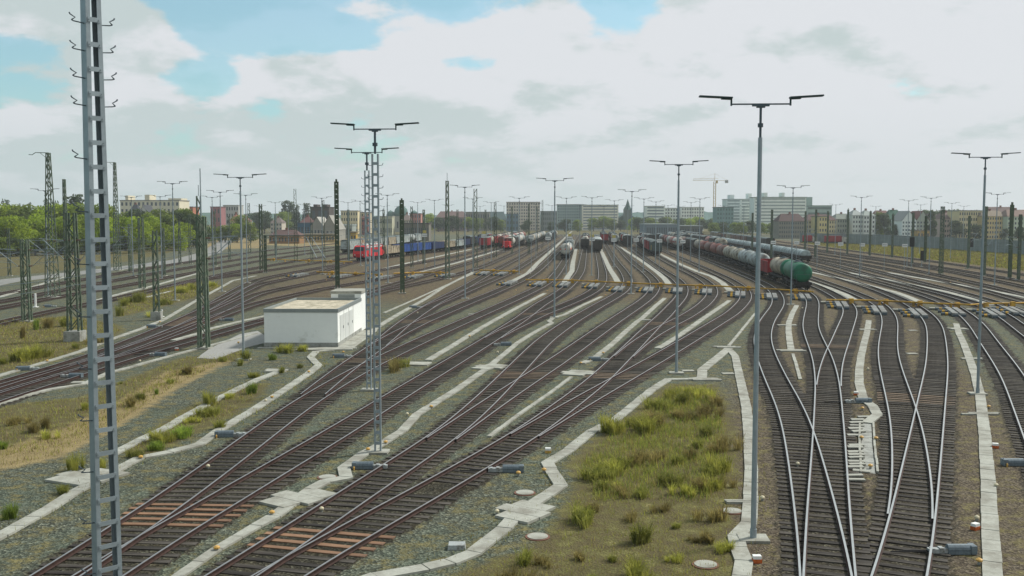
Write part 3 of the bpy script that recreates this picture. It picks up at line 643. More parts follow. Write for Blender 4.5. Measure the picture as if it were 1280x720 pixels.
CM = [(685,566,2,'on the bend of the island duct'),(680,591,0,'below the bend of the island duct'),(648,595,0,'in front of the point machine by the island'),(953,626,1,'beside the foot of the big right lamp post'),(946,703,3,'with red cable below the big right lamp post'),(482,556,0,'beside the foot of the twin lamp mast'),(460,565,0,'left of the twin lamp mast foot'),(340,645,0,'at the lower end of the bottom plate'),(621,643,1,'left of the broad island plate'),(402,640,1,'on the rail at the orange sleepers'),(271,690,0,'on the thin duct at the bottom left'),(176,575,0,'on the duct right of the steel mast'),(260,586,1,'inside the bottom left turnout'),
 (1244,560,3,'topmost beside the right edge duct'),(1245,610,1,'on the gravel right of the right edge duct'),(1221,651,1,'left of the right edge duct above the orange box'),(1219,662,3,'with white lid left of the right edge duct'),(1224,706,0,'under the lower right point machine'),(1236,511,0,'at the cross plate of the right edge duct'),(754,443,0,'above the middle point machine'),(726,456,0,'above the plate in the picture middle'),(735,451,1,'left of the middle point machine'),(539,511,0,'standing in the duct of the picture middle'),(509,520,1,'left of the duct in the picture middle'),(622,442,1,'above the notched plate of the middle duct'),(340,499,0,'on the bend of the duct below the white building'),(332,503,1,'left of the duct bend below the white building'),(386,467,0,'under the zigzag of the white building duct'),(429,442,0,'at the white building corner'),(587,422,0,'on the duct right of the white building'),(221,438,3,'with white top in front of the double lattice mast'),(175,453,1,'in front of the left kerb strip'),(200,404,0,'on the curving strip by the pedestal mast'),(59,453,0,'on the curving strip at the far left'),(1078,513,0,'under the machine by the stacked slabs'),(1077,550,0,'left of the open trough'),(1095,551,0,'right of the open trough'),(1088,586,0,'at the end of the open trough'),(997,583,1,'inside the crossing bright rails'),(1070,494,3,'orange red on the duct above the open trough'),(757,370,0,'at the upper end of the middle duct'),(684,365,0,'on the duct below the second rail brake'),(645,364,0,'below the rail brake at the left end'),(1003,386,1,'beside the crossed duct'),(1085,463,1,'beside the curved duct of the right'),(522,392,1,'under the duct right of the white building'),(350,349,0,'orange on the left fan, right of the portal post'),(379,350,0,'orange on the left fan, near the portal mast'),(408,351,0,'orange on the left fan, under the portal mast'),(445,351,0,'orange on the left fan, behind the twin lamps'),(515,350,0,'orange on the left fan, right of the green mast'),(566,349,0,'orange at the foot of the spiked mast'),(1197,352,0,'yellow beside the main line on the far right'),(1188,354,0,'pair with a yellow marker on the far right main line'),(298,430,0,'yellow near the wall of the white building')]
cm0 = {}
for px, py, k, w in CM:
    x, y = G(px, py); lab = ('yellow capped cable marker ', 'cream capped cable marker ', 'white lidded yellow cable box ', 'white lidded orange cable box ')[k]+w
    lab = ' '.join(lab.split()[:16])
    if k not in cm0: cm0[k] = build_cap(k); cm0[k].location = (x, y, 0); cm0[k]['label'] = lab
    else: dup(cm0[k], lab, (x, y, 0), random.uniform(-.6, .6))
# manhole covers and small plates
mb = MB(); mb.tube([(0,0,-.02),(0,0,.05)], .36, 20); mh_me = mb.mesh('manhole_cover', CONC)
mb = MB(); mb.tube([(0,0,-.02),(0,0,.03)], .43, 20); mr_me = mb.mesh('manhole_ring', mat('brick_ring', (.16,.08,.055), .9, var=.3))
for i, (px, py, w) in enumerate([(409,597,'beside the wavy duct under the lamp mast'),(656,616.5,'right of the island duct bend'),(672,671.5,'below the broad island plate'),(882,706.5,'on the lower right corner of the weedy island'),(915,639.5,'left of the big right lamp post')]):
    x, y = G(px, py); r = thing('manhole', 'round concrete manhole cover '+w, 'manhole cover', (x, y, 0), 0, 'round manhole covers on the ballast')
    put('cover', mh_me, r); put('ring', mr_me, r)
mb = MB(); mb.box(-.42,.42,-.3,.3,-.03,.06); sp_me = mb.mesh('plate_slab', CONC)
for px, py, w in [(860,464,'left of the duct fork'),(910,467.5,'inside the duct fork'),(1140,442.5,'on the gravel between the right turnouts'),(1141,413.5,'below a rail brake on the right'),(590,393,'on the gravel in the left fan'),(98,478.5,'behind the steel mast on the left')]:
    x, y = G(px, py); tag(put('concrete_plate', sp_me, None, (x, y, 0), random.uniform(-.1, .1)), 'small pale concrete plate lying '+w, 'concrete plate', 'small concrete plates')
x, y = G(571, 685); mb = MB(); mb.box(-.3,.3,-.24,.24,0,.16,0,None,.9); tag(mb.build('concrete_block', LGREY, None, loc=(x, y, 0)), 'white squat concrete block on the ballast at the bottom centre', 'concrete block')
# ---------------------------------------------------------------- rail brakes (retarders) and the yellow pipe
def build_brake():
    r = thing('rail_brake', '', 'rail brake', (0,0,0), 0, 'rail brakes along the yellow pipe')
    for s in (-1, 1):
        mb = MB(); mb.box(s*.40-.30, s*.40+.30, -4.2, 4.2, .06, .40, 0, None, .96)
        for k in range(5): mb.box(s*.42-.31, s*.42+.31, -3.6+k*1.75, -3.3+k*1.75, .08, .375)
        mb.build('brake_beam', BRAKE, r)
        mb = MB(); mb.box(s*.40-.26, s*.40+.26, -4.42, -4.2, .04, .30); mb.build('end_block', GALV2, r)
    for k, yy in enumerate((-3.0, 0.2, 3.2)):
        mb = MB(); mb.tube([(-.75,yy,.2),(-1.7,yy,.2)], .17, 10); mb.tube([(-1.7,yy,.2),(-1.78,yy,.2)], .22, 10); c = mb.build('cylinder', GALV2, r)
        mb = MB(); mb.tube([(-1.05,yy,.2),(-1.35,yy,.2)], .185, 10); mb.build('band', YEL, c)
    mb = MB(); mb.box(-2.3,-1.0,3.9,5.0,.1,.24); mb.build('cover_plate', CONC, r)
    return r
BR = ['V1','V2','V3','V4','V5','C1','C2','B','A','T3','T4','T5','T6','T7','T8','T9','T10','T11','T12','T13','T14','T15','T16','T17']
BY = {'V1':(345,),'V2':(346.5,),'V3':(348,),'V4':(347,),'V5':(345.5,),'C1':(343,),'C2':(343.5,),'B':(355.5,),'A':(356.5,),'T3':(357.5,),'T4':(359,),'T5':(363,),'T6':(364,),'T7':(365,),'T8':(366.5,),'T9':(370,),'T10':(372.5,),'T11':(373.5,),'T12':(383.5,),'T13':(390,),'T14':(394,),'T15':(392,),'T16':(394,),'T17':(391,)}
br0 = None
for i, k in enumerate(BR):
    t = T[k]; py = BY[k][0]; y = G(640, py)[1]; sl = t.slope(y); h = math.hypot(1, sl)
    x = t.x(y)-.7535/h; yy = y+.7535*sl/h; rz = -math.atan(sl)
    lab = 'pale grey twin beam rail brake with yellow cylinders, %s from the left' % ordw(i)
    if br0 is None: br0 = build_brake(); br0.location = (x, yy, 0); br0.rotation_euler = (0,0,rz); br0['label'] = lab
    else: dup(br0, lab, (x, yy, 0), rz)
def pipe(label, pts, z=.55, r=.09):
    q = gp(pts); root = thing('yellow_pipe', label, 'pipeline', (q[0][0], q[0][1], 0), 0, 'yellow pipelines across the tracks'); o = Vector((q[0][0], q[0][1], 0))
    P = [Vector((x, y, z))-o for x, y in q]
    mb = MB(); mb.tube(P, r, 8); mb.tube([p+Vector((0,.35,-.1)) for p in P], r*.6, 6); mb.build('pipe', YEL, root)
    L = 0
    for a, b in zip(P[:-1], P[1:]):
        n = max(1, int((b-a).length/4.5))
        for s in range(n):
            p = a.lerp(b, (s+.5)/n); mb = MB(); mb.box(p.x-.06,p.x+.06,p.y-.1,p.y+.4,-.02,p.z-r*.5); mb.box(p.x-.2,p.x+.2,p.y-.2,p.y+.5,-.02,.06)
            if s % 4 == 0: mb.box(p.x+.5,p.x+1.0,p.y-.2,p.y+.2,.05,.75)
            mb.build('support', YEL, root)
    return root
pipe('long yellow pipe crossing all middle tracks in front of the rail brakes', [(657,353.5),(700,354),(720,354.5),(760,356.5),(800,358.5),(840,360),(900,362),(960,365.5),(1017,369.5)])
pipe('yellow pipe running on past the green tank wagon to the right edge', [(1033,380),(1080,380.5),(1120,382),(1165,384.5),(1213,386.5),(1236,385),(1280,384),(1330,385)])
pipe('short yellow pipe before the left fan of brakes, under the portal mast', [(396,343),(425,344),(455,345.5),(478,346)], .5, .11)
pipe('yellow pipe between green mast and slim lamp post on the left fan', [(492,345),(530,343.5),(560,344)], .5, .11)
pipe('short yellow pipe left of the long one at the pipe start', [(600,340.5),(625,341.5),(650,342.5)], .5, .11)
pipe('far yellow pipe stretching over the left main tracks', [(330,326),(365,327.5),(400,328.5),(440,330)], .5, .11)
# ---------------------------------------------------------------- twin arm lamp posts
LAMP_G = 'twin-arm lamp posts of the yard'
def lamp_head(r, H, s=1.0):
    mb = MB(); mb.box(-.98,.98,-.035,.035,H,H+.045); mb.box(-.28,.28,-.06,.06,H-.05,H); mb.box(-.14,.14,-.05,.05,H-.10,H-.05)
    mb.build('cross_arm', GALV2, r)
    for sd in (-1, 1):
        mb = MB(); mb.bar((sd*.97,0,H-.03),(sd*.97,0,H+.24),.055)
        mb.bar((sd*.94,0,H+.235),(sd*2.03,0,H+.295),.26,.05); mb.bar((sd*.96,0,H+.195),(sd*1.30,0,H+.21),.18,.04); mb.build('luminaire', LUMI, r)
def lamp_plain():
    r = thing('lamp_post', '', 'lamp post', (0,0,0), 0, LAMP_G); H = 15.0
    mb = MB(); mb.tube([(0,0,.05),(0,0,H-1.1)], [.095,.07], 10); mb.tube([(0,0,.05),(0,0,.4)], .115, 10); mb.build('pole', GALV, r, smooth=False)
    mb = MB(); mb.tube([(0,0,H-1.1),(0,0,H)], .042, 8); mb.tube([(0,0,H-.75),(0,0,H-.62)], .09, 8); mb.build('pole_top', GALV2, r)
    lamp_head(r, H)
    mb = MB(); mb.box(-.5,.5,-.4,.4,-.1,.10); mb.build('foundation', CONC, r)
    return r
def lamp_batten():
    r = thing('lamp_post', '', 'lamp post', (0,0,0), 0, LAMP_G); H = 15.0
    mb = MB()
    for s in (-1, 1): mb.box(s*.13-.035, s*.13+.035, -.08, .08, .05, 13.9)
    z = .4
    while z < 13.8: mb.box(-.10,.10,-.085,-.055,z,z+.12); mb.box(-.10,.10,.055,.085,z,z+.12); z += .50
    mb.build('batten_mast', GALV, r)
    mb = MB(); z = 9.2; k = 0
    while z < 13.8: mb.bar((-.16,0,z),(-.34,0,z+.03),.022); mb.bar((.16,0,z),(.34,0,z+.03),.022); mb.bar((-.34,0,z+.03),(-.36,0,z+.12),.022); mb.bar((.34,0,z+.03),(.36,0,z+.12),.022); z += .52
    mb.build('step_irons', GALV2, r)
    mb = MB(); mb.tube([(0,0,13.9),(0,0,H)], .055, 8); mb.tube([(0,0,14.25),(0,0,14.4)], .12, 8); mb.build('pole_top', GALV2, r)
    lamp_head(r, H)
    mb = MB(); mb.box(-.5,.5,-.4,.4,-.1,.10); mb.build('foundation', CONC, r)
    return r
lp = lamp_plain(); lb = lamp_batten(); used = {'p': False, 'b': False}
def lamp(px, ytop, label, base=None, kind='p', sign=False, rz=-.05):
    if base: x, y = G(px, base) if not isinstance(base, tuple) else G(*base)
    else: x, y = G(px, ytop, 15.0)
    sc = None
    if base:  # height from the top pixel
        _, _, zt = atY(px, ytop, y); sc = (1, 1, zt/15.0)
    src = lp if kind == 'p' else lb
    if not used[kind]:
        used[kind] = True; src.location = (x, y, 0); src['label'] = label; src.rotation_euler = (0,0,rz)
        if sc: src.scale = sc
        return src
    return dup(src, label, (x, y, 0), rz+random.uniform(-.03, .03), None, sc)
lamp(470, 162, 'tall lamp post on a battened mast with step irons in the left centre', (472.5,566), 'b')
lamp(460, 191, 'lamp post on a battened mast just behind the taller one on the left', (461.5,488), 'b')
lamp(964, 131, 'biggest twin-arm lamp post, rising from the right of the weedy island', (941.5,675))
lamp(849, 206, 'slim lamp post standing at the upper tip of the weedy island', (845.5,467))
lamp(696, 226, 'slim lamp post between the middle tracks, foot on the concrete duct', (693,397.5))
lamp(1231.5, 197, 'tall lamp post at the right edge beside the concrete duct', (1222,493))
lamp(299.5, 222, 'lamp post at the left in front of the white building, on gravel', (304.5,450))
lamp(216, 229.5, 'lamp post among the yellow bushes on the left', (219,376))
lamp(580.5, 234, 'lamp post right of the spiked green mast, foot on a thin strip', (581.5,373.5))
FAR_L = [(790,237),(991.5,232),(1077,245),(1136,249.5),(1164,246),(1247,241),(484,242),(543,249),(649,246),(708,246),(740,245.5),(768,249.5),(805,247),(820,251),(875,247),(864,252),(275,238),(200,244),(307,242),(164,245),(344,252),(435,252),(450,250),(522,252),(591,247),(614,252),(1045,255),(1151,255),(265,245),(402,246),(56,236),
 (670,254),(690,256),(725,255.5),(755,256.5),(785,257),(835,256),(850,257.5),(905,256.5),(930,257),(560,256),(600,257),(630,256.5),(1010,257),(1095,257.5),(1190,253),(1205,257),(480,257),(500,258),(380,255),(360,258),(325,257)]
FAR_L.sort()
for i, (px, yt) in enumerate(FAR_L):
    lamp(px, yt, 'distant twin-arm lamp post, %s from the left of the small ones' % ordw(i))
# ---------------------------------------------------------------- the big battened steel mast on the left
def steel_mast():
    bx, by = -11.52, 27.6; Ht = 19.5
    r = thing('steel_mast', 'big grey battened steel mast with hooked step irons at the left front', 'mast', (bx, by, 0), math.radians(45))
    def w(z): return .72-.31*z/17.5       # outer width
    dep = .36
    for s in (-1, 1):
        mb = MB(); N = 12
        for part in range(3):
            # web and two flanges of a U channel opening inward
            ring = []
            for k in range(N+1):
                z = -.1+Ht*k/N; o = s*w(z)/2; i = o-s*.07
                if part == 0: q = [(o-s*.02,-dep/2),(o,-dep/2),(o,dep/2),(o-s*.02,dep/2)]
                elif part == 1: q = [(o-s*.021,-dep/2),(i-s*.05,-dep/2),(i-s*.05,-dep/2+.022),(o-s*.021,-dep/2+.022)]
                else: q = [(o-s*.021,dep/2),(i-s*.05,dep/2),(i-s*.05,dep/2-.022),(o-s*.021,dep/2-.022)]
                ring.append([(x, y, z) for x, y in q])
            k0 = len(mb.v)
            for q in ring: mb.v += q
            for k in range(N):
                for j in range(4):
                    j2 = (j+1) % 4; mb.f.append((k0+k*4+j, k0+k*4+j2, k0+(k+1)*4+j2, k0+(k+1)*4+j)); mb.m.append(0)
            mb.f.append(tuple(k0+N*4+j for j in range(4))); mb.m.append(0)
        mb.build('channel', GALV, r)
    z = .35
    nb = 0
    while z < Ht-.2:
        o = w(z)/2-.012
        for sy in (-1,):
            mb = MB(); mb.box(-o+.03, o-.03, sy*(dep/2+.009)-.008, sy*(dep/2+.009)+.008, z, z+.13)
            if sy < 0:
                for sx in (-1, 1): mb.tube([(sx*(o-.07),-dep/2-.014,z+.065),(sx*(o-.07),-dep/2-.035,z+.065)], .018, 6)
            mb.build('batten', GALV, r)
        z += .665; nb += 1
    # hooked step irons, left and right
    zz = [10.95+.002*k for k in range(0)]
    z = 1.0; k = 0
    while z < Ht-.3:
        for s in (-1, 1):
            if s > 0 and z < 13.4: continue
            if 11.9 < z < 13.0 and s > 0: continue
            o = s*(w(z)/2-.02); y = -.05
            mb = MB(); mb.tube([(o,y,z),(o+s*.30,y,z+.03),(o+s*.36,y-.02,z+.05)], .017, 6)
            mb.tube([(o+s*.36,y-.02,z+.05),(o+s*.27,y-.05,z+.12),(o+s*.40,y-.03,z+.20),(o+s*.42,y-.03,z+.24)], .02, 6)
            mb.build('step_iron', GALV2, r)
        z += .74 if z > 13.2 else 1.45
    mb = MB(); mb.box(-.8,.8,-.7,.7,-.3,.12); mb.build('foundation', CONC2, r)
steel_mast()
# ---------------------------------------------------------------- lattice masts, plain masts
MAST_G = 'green catenary masts of the yard'
def ins(mb, p, q, r=.045):
    p, q = Vector(p), Vector(q)
    mb.tube([p, q], .02, 6)
    for k in range(4): c = p.lerp(q, .2+.2*k); mb.tube([c-(q-p).normalized()*.03, c+(q-p).normalized()*.03], r*1.6, 8)
def cantilever(root, z, s, L, ry=0.0):
    """one swivelling cantilever arm: top tube, strut, registration arm, insulators"""
    M = Matrix.Rotation(ry, 4, 'Z')
    def p(x, zz): return tuple(M @ Vector((s*x, 0, zz)))
    mb = MB(); mb.tube([p(.75,z),p(L,z+.15)], .03, 6); mb.tube([p(.75,z-1.7),p(L-.3,z+.10)], .035, 6); mb.tube([p(1.2,z-1.35),p(L+.2,z-1.2)], .025, 6); mb.tube([p(L-.6,z-1.15),p(L+.3,z-1.45)], .018, 6)
    mb.build('cantilever', GALV, root)
    mb = MB(); ins(mb, p(.18,z), p(.75,z)); ins(mb, p(.18,z-1.7), p(.75,z-1.7)); mb.build('insulators', mat('insulator_brown', (.10,.05,.035), .35, var=.2), root)
def lattice(label, base, top, wb=.75, wt=.35, arms=(), toparm=False, spike=0, ped=0, matl=None, pan=1.15, cat='mast', bar_=.07):
    x, y = G(*base); _, _, H = atY(top[0], top[1], y)
    r = thing('lattice_mast', label, cat, (x, y, 0), random.uniform(-.25, .25), MAST_G); matl = matl or GREEN
    mb = MB(); z0 = ped
    def W(z): return (wb+(wt-wb)*(z-z0)/(H-z0))/2
    for a, b in ((-1,-1),(1,-1),(1,1),(-1,1)): mb.bar((a*W(z0), b*W(z0)*.8, z0), (a*W(H), b*W(H)*.8, H), bar_*1.5)
    z = z0; k = 0
    while z < H-.2:
        zn = min(H, z+pan); s = 1 if k % 2 == 0 else -1
        for b in (-1, 1):
            mb.bar((-s*W(z), b*W(z)*.8, z), (s*W(zn), b*W(zn)*.8, zn), .07)
            mb.bar((b*W(z), -s*W(z)*.8, z), (b*W(zn), s*W(zn)*.8, zn), .07)
        z = zn; k += 1
    mb.build('lattice_frame', matl, r)
    mb = MB(); f = wb*.5+.25; mb.box(-f, f, -f, f, -.1, max(ped, .12)); mb.build('foundation', CONC2 if ped else CONC, r)
    if spike: mb = MB(); mb.tube([(0,0,H),(0,0,H+spike)], .05, 6); mb.build('spike', GALV, r)
    if toparm:
        mb = MB(); mb.bar((0,0,H),(-1.9,0,H+.05),.09); mb.bar((0,0,H-.9),(-1.2,0,H),.05); mb.tube([(-1.9,0,H+.05),(-2.4,0,H-.25),(-2.9,0,H-.2)], .05, 6); mb.build('top_arm', matl, r)
    for z, s, L in arms: cantilever(r, z, s, L, .1)
    return r
def hmast(label, base, top, w=.34, arms=(), matl=None, cat='mast'):
    x, y = G(*base); _, _, H = atY(top[0], top[1], y)
    r = thing('beam_mast', label, cat, (x, y, 0), random.uniform(-.1, .1)+.25, MAST_G); matl = matl or GREEN_D
    mb = MB(); h = w/2
    for sd in (-1, 1): mb.box(sd*h-.10, sd*h+.10, -.16, .16, 0, H)
    z = .6
    while z < H-.2: mb.box(-h+.10, h-.10, -.15, -.11, z, z+.70); mb.box(-h+.10, h-.10, .11, .15, z, z+.70); z += .78
    mb.build('beam', matl, r)
    mb = MB(); mb.box(-.5,.5,-.5,.5,-.1,.15); mb.build('foundation', CONC, r)
    for z, s, L in arms: cantilever(r, z, s, L, .1)
    return r
lattice('tall tapering lattice mast with a top arm at the far left', (66,372), (61,191), 1.5, .42, arms=[(7.8,-1,3.4),(7.8,1,3.4)], toparm=True)
lattice('short lattice mast with cantilever at the left edge among low bushes', (34,402), (33,299), .75, .6, arms=[(7.6,-1,3.2),(7.6,1,3.0)], bar_=.1)
lattice('lattice mast on a concrete pedestal touching the big steel mast', (94,426), (90,266), .95, .62, arms=[(9.0,1,2.6),(9.0,-1,2.8)], ped=.9, bar_=.1)
lattice('very thin tall mast with two cross bars behind the left lattice masts', (84,352), (83,224), .6, .35)
lattice('tall slender lattice mast with top arm right of the steel mast', (147,338), (143,203), 1.2, .38, arms=[(8.0,1,3.0),(8.0,-1,3.4)], toparm=True)
lattice('double legged lattice mast in front of the left wood', (178,361), (178,272), .75, .6, arms=[(9.4,-1,3.0)], bar_=.1)
lattice('slim lattice mast on a narrow pedestal by the small bush', (196,400), (196,288), .55, .4, ped=.9)
lattice('heavy dark double lattice mast left of the white building', (255,436), (254,271), .72, .55, arms=[(9.3,1,3.0)], bar_=.11, spike=4.0)
lattice('lattice mast with lightning spike behind the heavy dark mast', (251,372), (250,245), .7, .5, spike=1.5)
lattice('far lattice mast left of the left lamp post', (268,333), (268,264), .8, .6)
lattice('far lattice mast right of the left lamp post', (312,318), (311.5,254), .8, .5)
hmast('dark steel beam mast carrying the portal beam behind the white building', (422,361), (422,227), .46)
hmast('dark post carrying the left end of the portal beam', (332,341), (332,294), .4)
lattice('dark mast standing left of the portal mast with a slim top', (370,328), (370,236), .75, .5, matl=GREEN_D)
lattice('dark mast in the far left fan by the rounded tree', (327,338), (327,255), .6, .5, matl=GREEN_D)
hmast('dark green beam mast in front of the blue wagons', (503,367), (503,250), .42)
lattice('green lattice mast with spikes on top right of the blue wagons', (559.5,349), (560,226), .7, .4, spike=1.4)
lattice('green lattice mast left of the red shunter', (594.5,336), (595,236), .75, .6)
lattice('thin dark mast just left of the red shunter', (619,322), (619,253), .8, .5, matl=GREEN_D)
lattice('green mast on the grass strip at the right, pair with a tall lamp', (1176,343), (1176,258), .6, .5)
hmast('dark mast on the grass strip left of the signal post', (1156,328), (1156,270), .4, arms=[(8.5,-1,3.0)])
hmast('dark green mast near the right frame edge with long cantilever', (1262,348), (1262,256), .45, arms=[(9.6,-1,4.2)])
for i, (px, yt, yb) in enumerate([(964,262,325),(1006,264,318),(1019,262,322),(1034,264,316),(1059,262,318),(1087,264,320),(1115,268,322),(1230,258,345),(1273,268,350),(940,266,318),(1140,266,330),(1210,270,336)]):
    hmast('far thin green mast of the right main line, %s from the left' % ordw(i), (px, yb), (px, yt), .30, matl=GREEN, arms=[(7.5,1 if i % 2 else -1,2.8)] if i % 3 else ())
for i, (px, yt, yb) in enumerate([(12,285,345),(136,286,352),(163,280,340),(205,285,345),(238,268,330),(225,276,330),(287,270,325),(345,268,320),(390,258,330),(405,250,335),(436,262,325),(458,266,322),(530,262,330),(572,262,325),(607,262,318),(640,258,318),(661,255,318),(671,258,315),(678,250,312),(480,262,325),(515,258,335)]):
    lattice('far slim mast in the left half of the yard, %s from the left' % ordw(i), (px, yb), (px, yt), .5, .36, arms=[(7.6,1 if i % 4 == 1 else -1,2.8)] if i % 2 == 1 else (), pan=1.8)
# portal beam between the two dark masts
xa, ya = G(332, 341); xb, yb_ = G(422, 361); _, _, zz = atY(422, 294.5, yb_); _, _, z2 = atY(332, 294.5, ya)
r = thing('portal_beam', 'long dark green portal beam spanning the left fan of tracks', 'portal beam', (xa, ya, z2))
mb = MB(); p, q = Vector((0,0,0)), Vector((xb-xa, yb_-ya, zz-z2)); mb.bar(p, q, .25, .12); mb.bar(p-Vector((0,0,.45)), q-Vector((0,0,.45)), .1, .08)
for k in range(12): a = p.lerp(q, k/12); b = p.lerp(q, (k+1)/12); mb.bar(a-Vector((0,0,.45)) if k % 2 else a, b if k % 2 else b-Vector((0,0,.45)), .06)
mb.build('beam', GREEN_D, r)
mb = MB(); mb.tube([(6.5,8,-.3),(9.5,4,-4.6)], .06, 6); mb.tube([(7.6,8,-.4),(11.2,4,-4.6)], .06, 6); mb.build('strut', GALV, r)
# white marker posts, track boards, signals
def board(label, px, py, big=False):
    x, y = G(px, 338) ; _, _, z = atY(px, py, y)
    r = thing('track_board', label, 'sign', (x, y, 0), 0, 'white track number boards on thin posts')
    mb = MB(); mb.tube([(0,0,0),(0,0,z+.4)], .05, 6); mb.build('post', GALV, r)
    mb = MB(); mb.box(-.55,.55,-.09,-.06,z-.34,z+.34); b = mb.build('board', WHITE, r)
    mb = MB(); mb.box(-.45,.45,-.095,-.091,z-.1,z+.08); mb.build('marking', mat('board_grey', (.30,.33,.33), .7), b)
    if big: mb = MB(); mb.box(-.35,.35,-.09,-.06,z+.45,z+1.0); mb.build('yellow_board', mat('board_yellow', (.5,.42,.12), .6), r)
BD = [(531,294,1),(605,295,1),(664,296,0),(685,298,0),(712,298,1),(740,299,1),(767,300,1),(795,300,0),(824,301,0),(853,302,0),(966,303,0),(995,303.5,0),(1021,304,0),(1050,305,0),(1077,306,0),(1105,306,0),(1130,307,0)]
for i, (px, py, b) in enumerate(BD): board('small white track board on a thin post, %s from the left' % ordw(i), px, py, b)
def signal(label, px, pyt, pyb, w=.45):
    x, y = G(px, pyb); _, _, z = atY(px, pyt, y)
    r = thing('signal', label, 'signal', (x, y, 0), 0)
    mb = MB(); mb.tube([(0,0,0),(0,0,z)], .08, 8); mb.build('post', GALV, r)
    mb = MB(); mb.box(-w,w,-.16,.02,z-1.9,z); mb.box(-w-.08,w+.08,-.13,-.1,z-2.0,z+.1); mb.build('lamp_box', BLACK, r)
    mb = MB()
    for k in range(3): mb.tube([(0,-.16,z-.4-.55*k),(0,-.26,z-.4-.55*k)], .12, 8)
    mb.build('lens_hood', BLACK, r)
    mb = MB(); mb.box(-.4,.4,-.4,.4,-.1,.15); mb.build('foundation', CONC, r)
signal('black railway signal on a tall post at the grass strip', 1139, 297, 335)
signal('small black and white dwarf signal beside the right main line', 1152, 314, 334, .3)
signal('black railway signal in front of the noise barrier', 1213, 299, 326, .5)
x, y = G(44.5, 384); mb = MB(); mb.tube([(0,0,0),(0,0,1.7)], .13, 10); mb.box(-.3,.3,-.3,.3,-.1,.06); tag(mb.build('white_post', WHITE, None, loc=(x, y, 0)), 'thick white post beside the left lattice mast', 'post')
x, y = G(202.5, 396); mb = MB(); mb.tube([(0,0,0),(0,0,.8)], .1, 10); mb.box(-.22,.22,-.22,.22,-.1,.06); tag(mb.build('white_post', WHITE, None, loc=(x, y, 0)), 'short white post right of the pedestal mast', 'post')
# overhead wires
def wire(label, pts, sag=.8):
    x0, y0, z0 = pts[0]; r = thing('overhead_wire', label, 'overhead wire', (x0, y0, z0), 0, 'overhead wires of the electrified tracks')
    mb = MB(); mc = MB()
    for (ax, ay, az), (bx, by, bz) in zip(pts[:-1], pts[1:]):
        A = Vector((ax-x0, ay-y0, az-z0)); B = Vector((bx-x0, by-y0, bz-z0)); P = []
        for k in range(13):
            t = k/12; p = A.lerp(B, t); P.append(p-Vector((0,0,4*sag*t*(1-t))))
        mb.tube(P, .016, 4, caps=False); mc.tube([A-Vector((0,0,1.45)), B-Vector((0,0,1.45))], .016, 4, caps=False)
        for k in range(1, 12, 2): mc.bar(P[k], A.lerp(B, k/12)-Vector((0,0,1.45)), .012)
    mb.build('carrier_wire', GALV2, r); mc.build('contact_wire', GALV2, r)
for k in ('U1','U2','U3','U4','V1','T20','T21','T22'):
    t = T[k]; ys = range(45 if k[0] != 'T' else 95, 420, 62)
    wire('thin overhead wire above the '+' '.join(TRACK_LABEL[k].split()[:11]), [(t.x(y)+random.uniform(-.3, .3), y, 7.2) for y in ys])
# ---------------------------------------------------------------- rolling stock (length along local Y, rail top at z = .245)
def paint(name, hexcol, dirt='#4a4238', amt=.35, rough=.55): return mat(name, srgb(hexcol), rough, var=.12, scale=1.5, dirt=srgb(dirt), dirt_amt=amt, dirt_scale=.9, rand=.06)
P_ = {'white': paint('tank_white', '#b9b7ac', amt=.3), 'dirty': paint('tank_dirty_white', '#b3ad99', '#5d5548', .45), 'grey': paint('tank_grey', '#a2adab', '#5c574e', .38), 'rustred': paint('tank_rust_red', '#8d4b3f', '#463029', .4),
 'brown': paint('tank_brown', '#795448', '#43352f', .38), 'green': paint('tank_green', '#146b4c', '#1f4536', .34), 'dark': paint('wagon_dark', '#3a3734', '#26221f', .4), 'red': paint('wagon_red', '#8e1f26', '#47201d', .25),
 'blue': paint('wagon_blue', '#1f4788', '#22324d', .3), 'navy': paint('wagon_navy', '#1d2f55', '#22283a', .3), 'slate': paint('wagon_slate', '#44524f', '#2c3330', .3), 'beige': paint('wagon_beige', '#a59a83', '#5c5244', .4),
 'pale': paint('hopper_pale', '#9aa8a7', '#5f6866', .35), 'pinkgrey': paint('wagon_pink_grey', '#a06a60', '#5a403a', .3), 'orange': paint('band_orange', '#b5502c', amt=.1), 'locored': paint('loco_red', '#c01a22', '#6d1518', .12), 'locowhite': paint('loco_pale', '#b9bcb8', amt=.15)}
RT = .205
def wheels(mb, y):
    for yy in (y-.9, y+.9):
        for s in (-1, 1):
            mb.tube([(s*.70,yy,RT+.46),(s*.82,yy,RT+.46)], .46, 12)
        mb.tube([(-.8,yy,RT+.46),(.8,yy,RT+.46)], .08, 6)
def bogies(r, L, sub=False):
    for s in (-1, 1):
        y = s*(L/2-2.2)
        mb = MB()
        for x in (-.98, .98): mb.box(x-.06, x+.06, y-1.35, y+1.35, RT+.42, RT+.68); mb.box(x-.09,x+.09,y-1.05,y-.75,RT+.25,RT+.66); mb.box(x-.09,x+.09,y+.75,y+1.05,RT+.25,RT+.66)
        mb.box(-.95,.95,y-.2,y+.2,RT+.45,RT+.8); b = mb.build('bogie', UNDER, r)
        w = MB(); wheels(w, y); w.build('wheelsets', UNDER, b if sub else r)
def buffers(r, L, z=1.06):
    mb = MB()
    for e in (-1, 1):
        for s in (-1, 1): mb.tube([(s*.875,e*(L/2-.62),RT+z),(s*.875,e*(L/2-.05),RT+z)], .09, 8); mb.tube([(s*.875,e*(L/2-.05),RT+z),(s*.875,e*L/2,RT+z)], .23, 10)
    mb.build('buffers', BLACK, r)
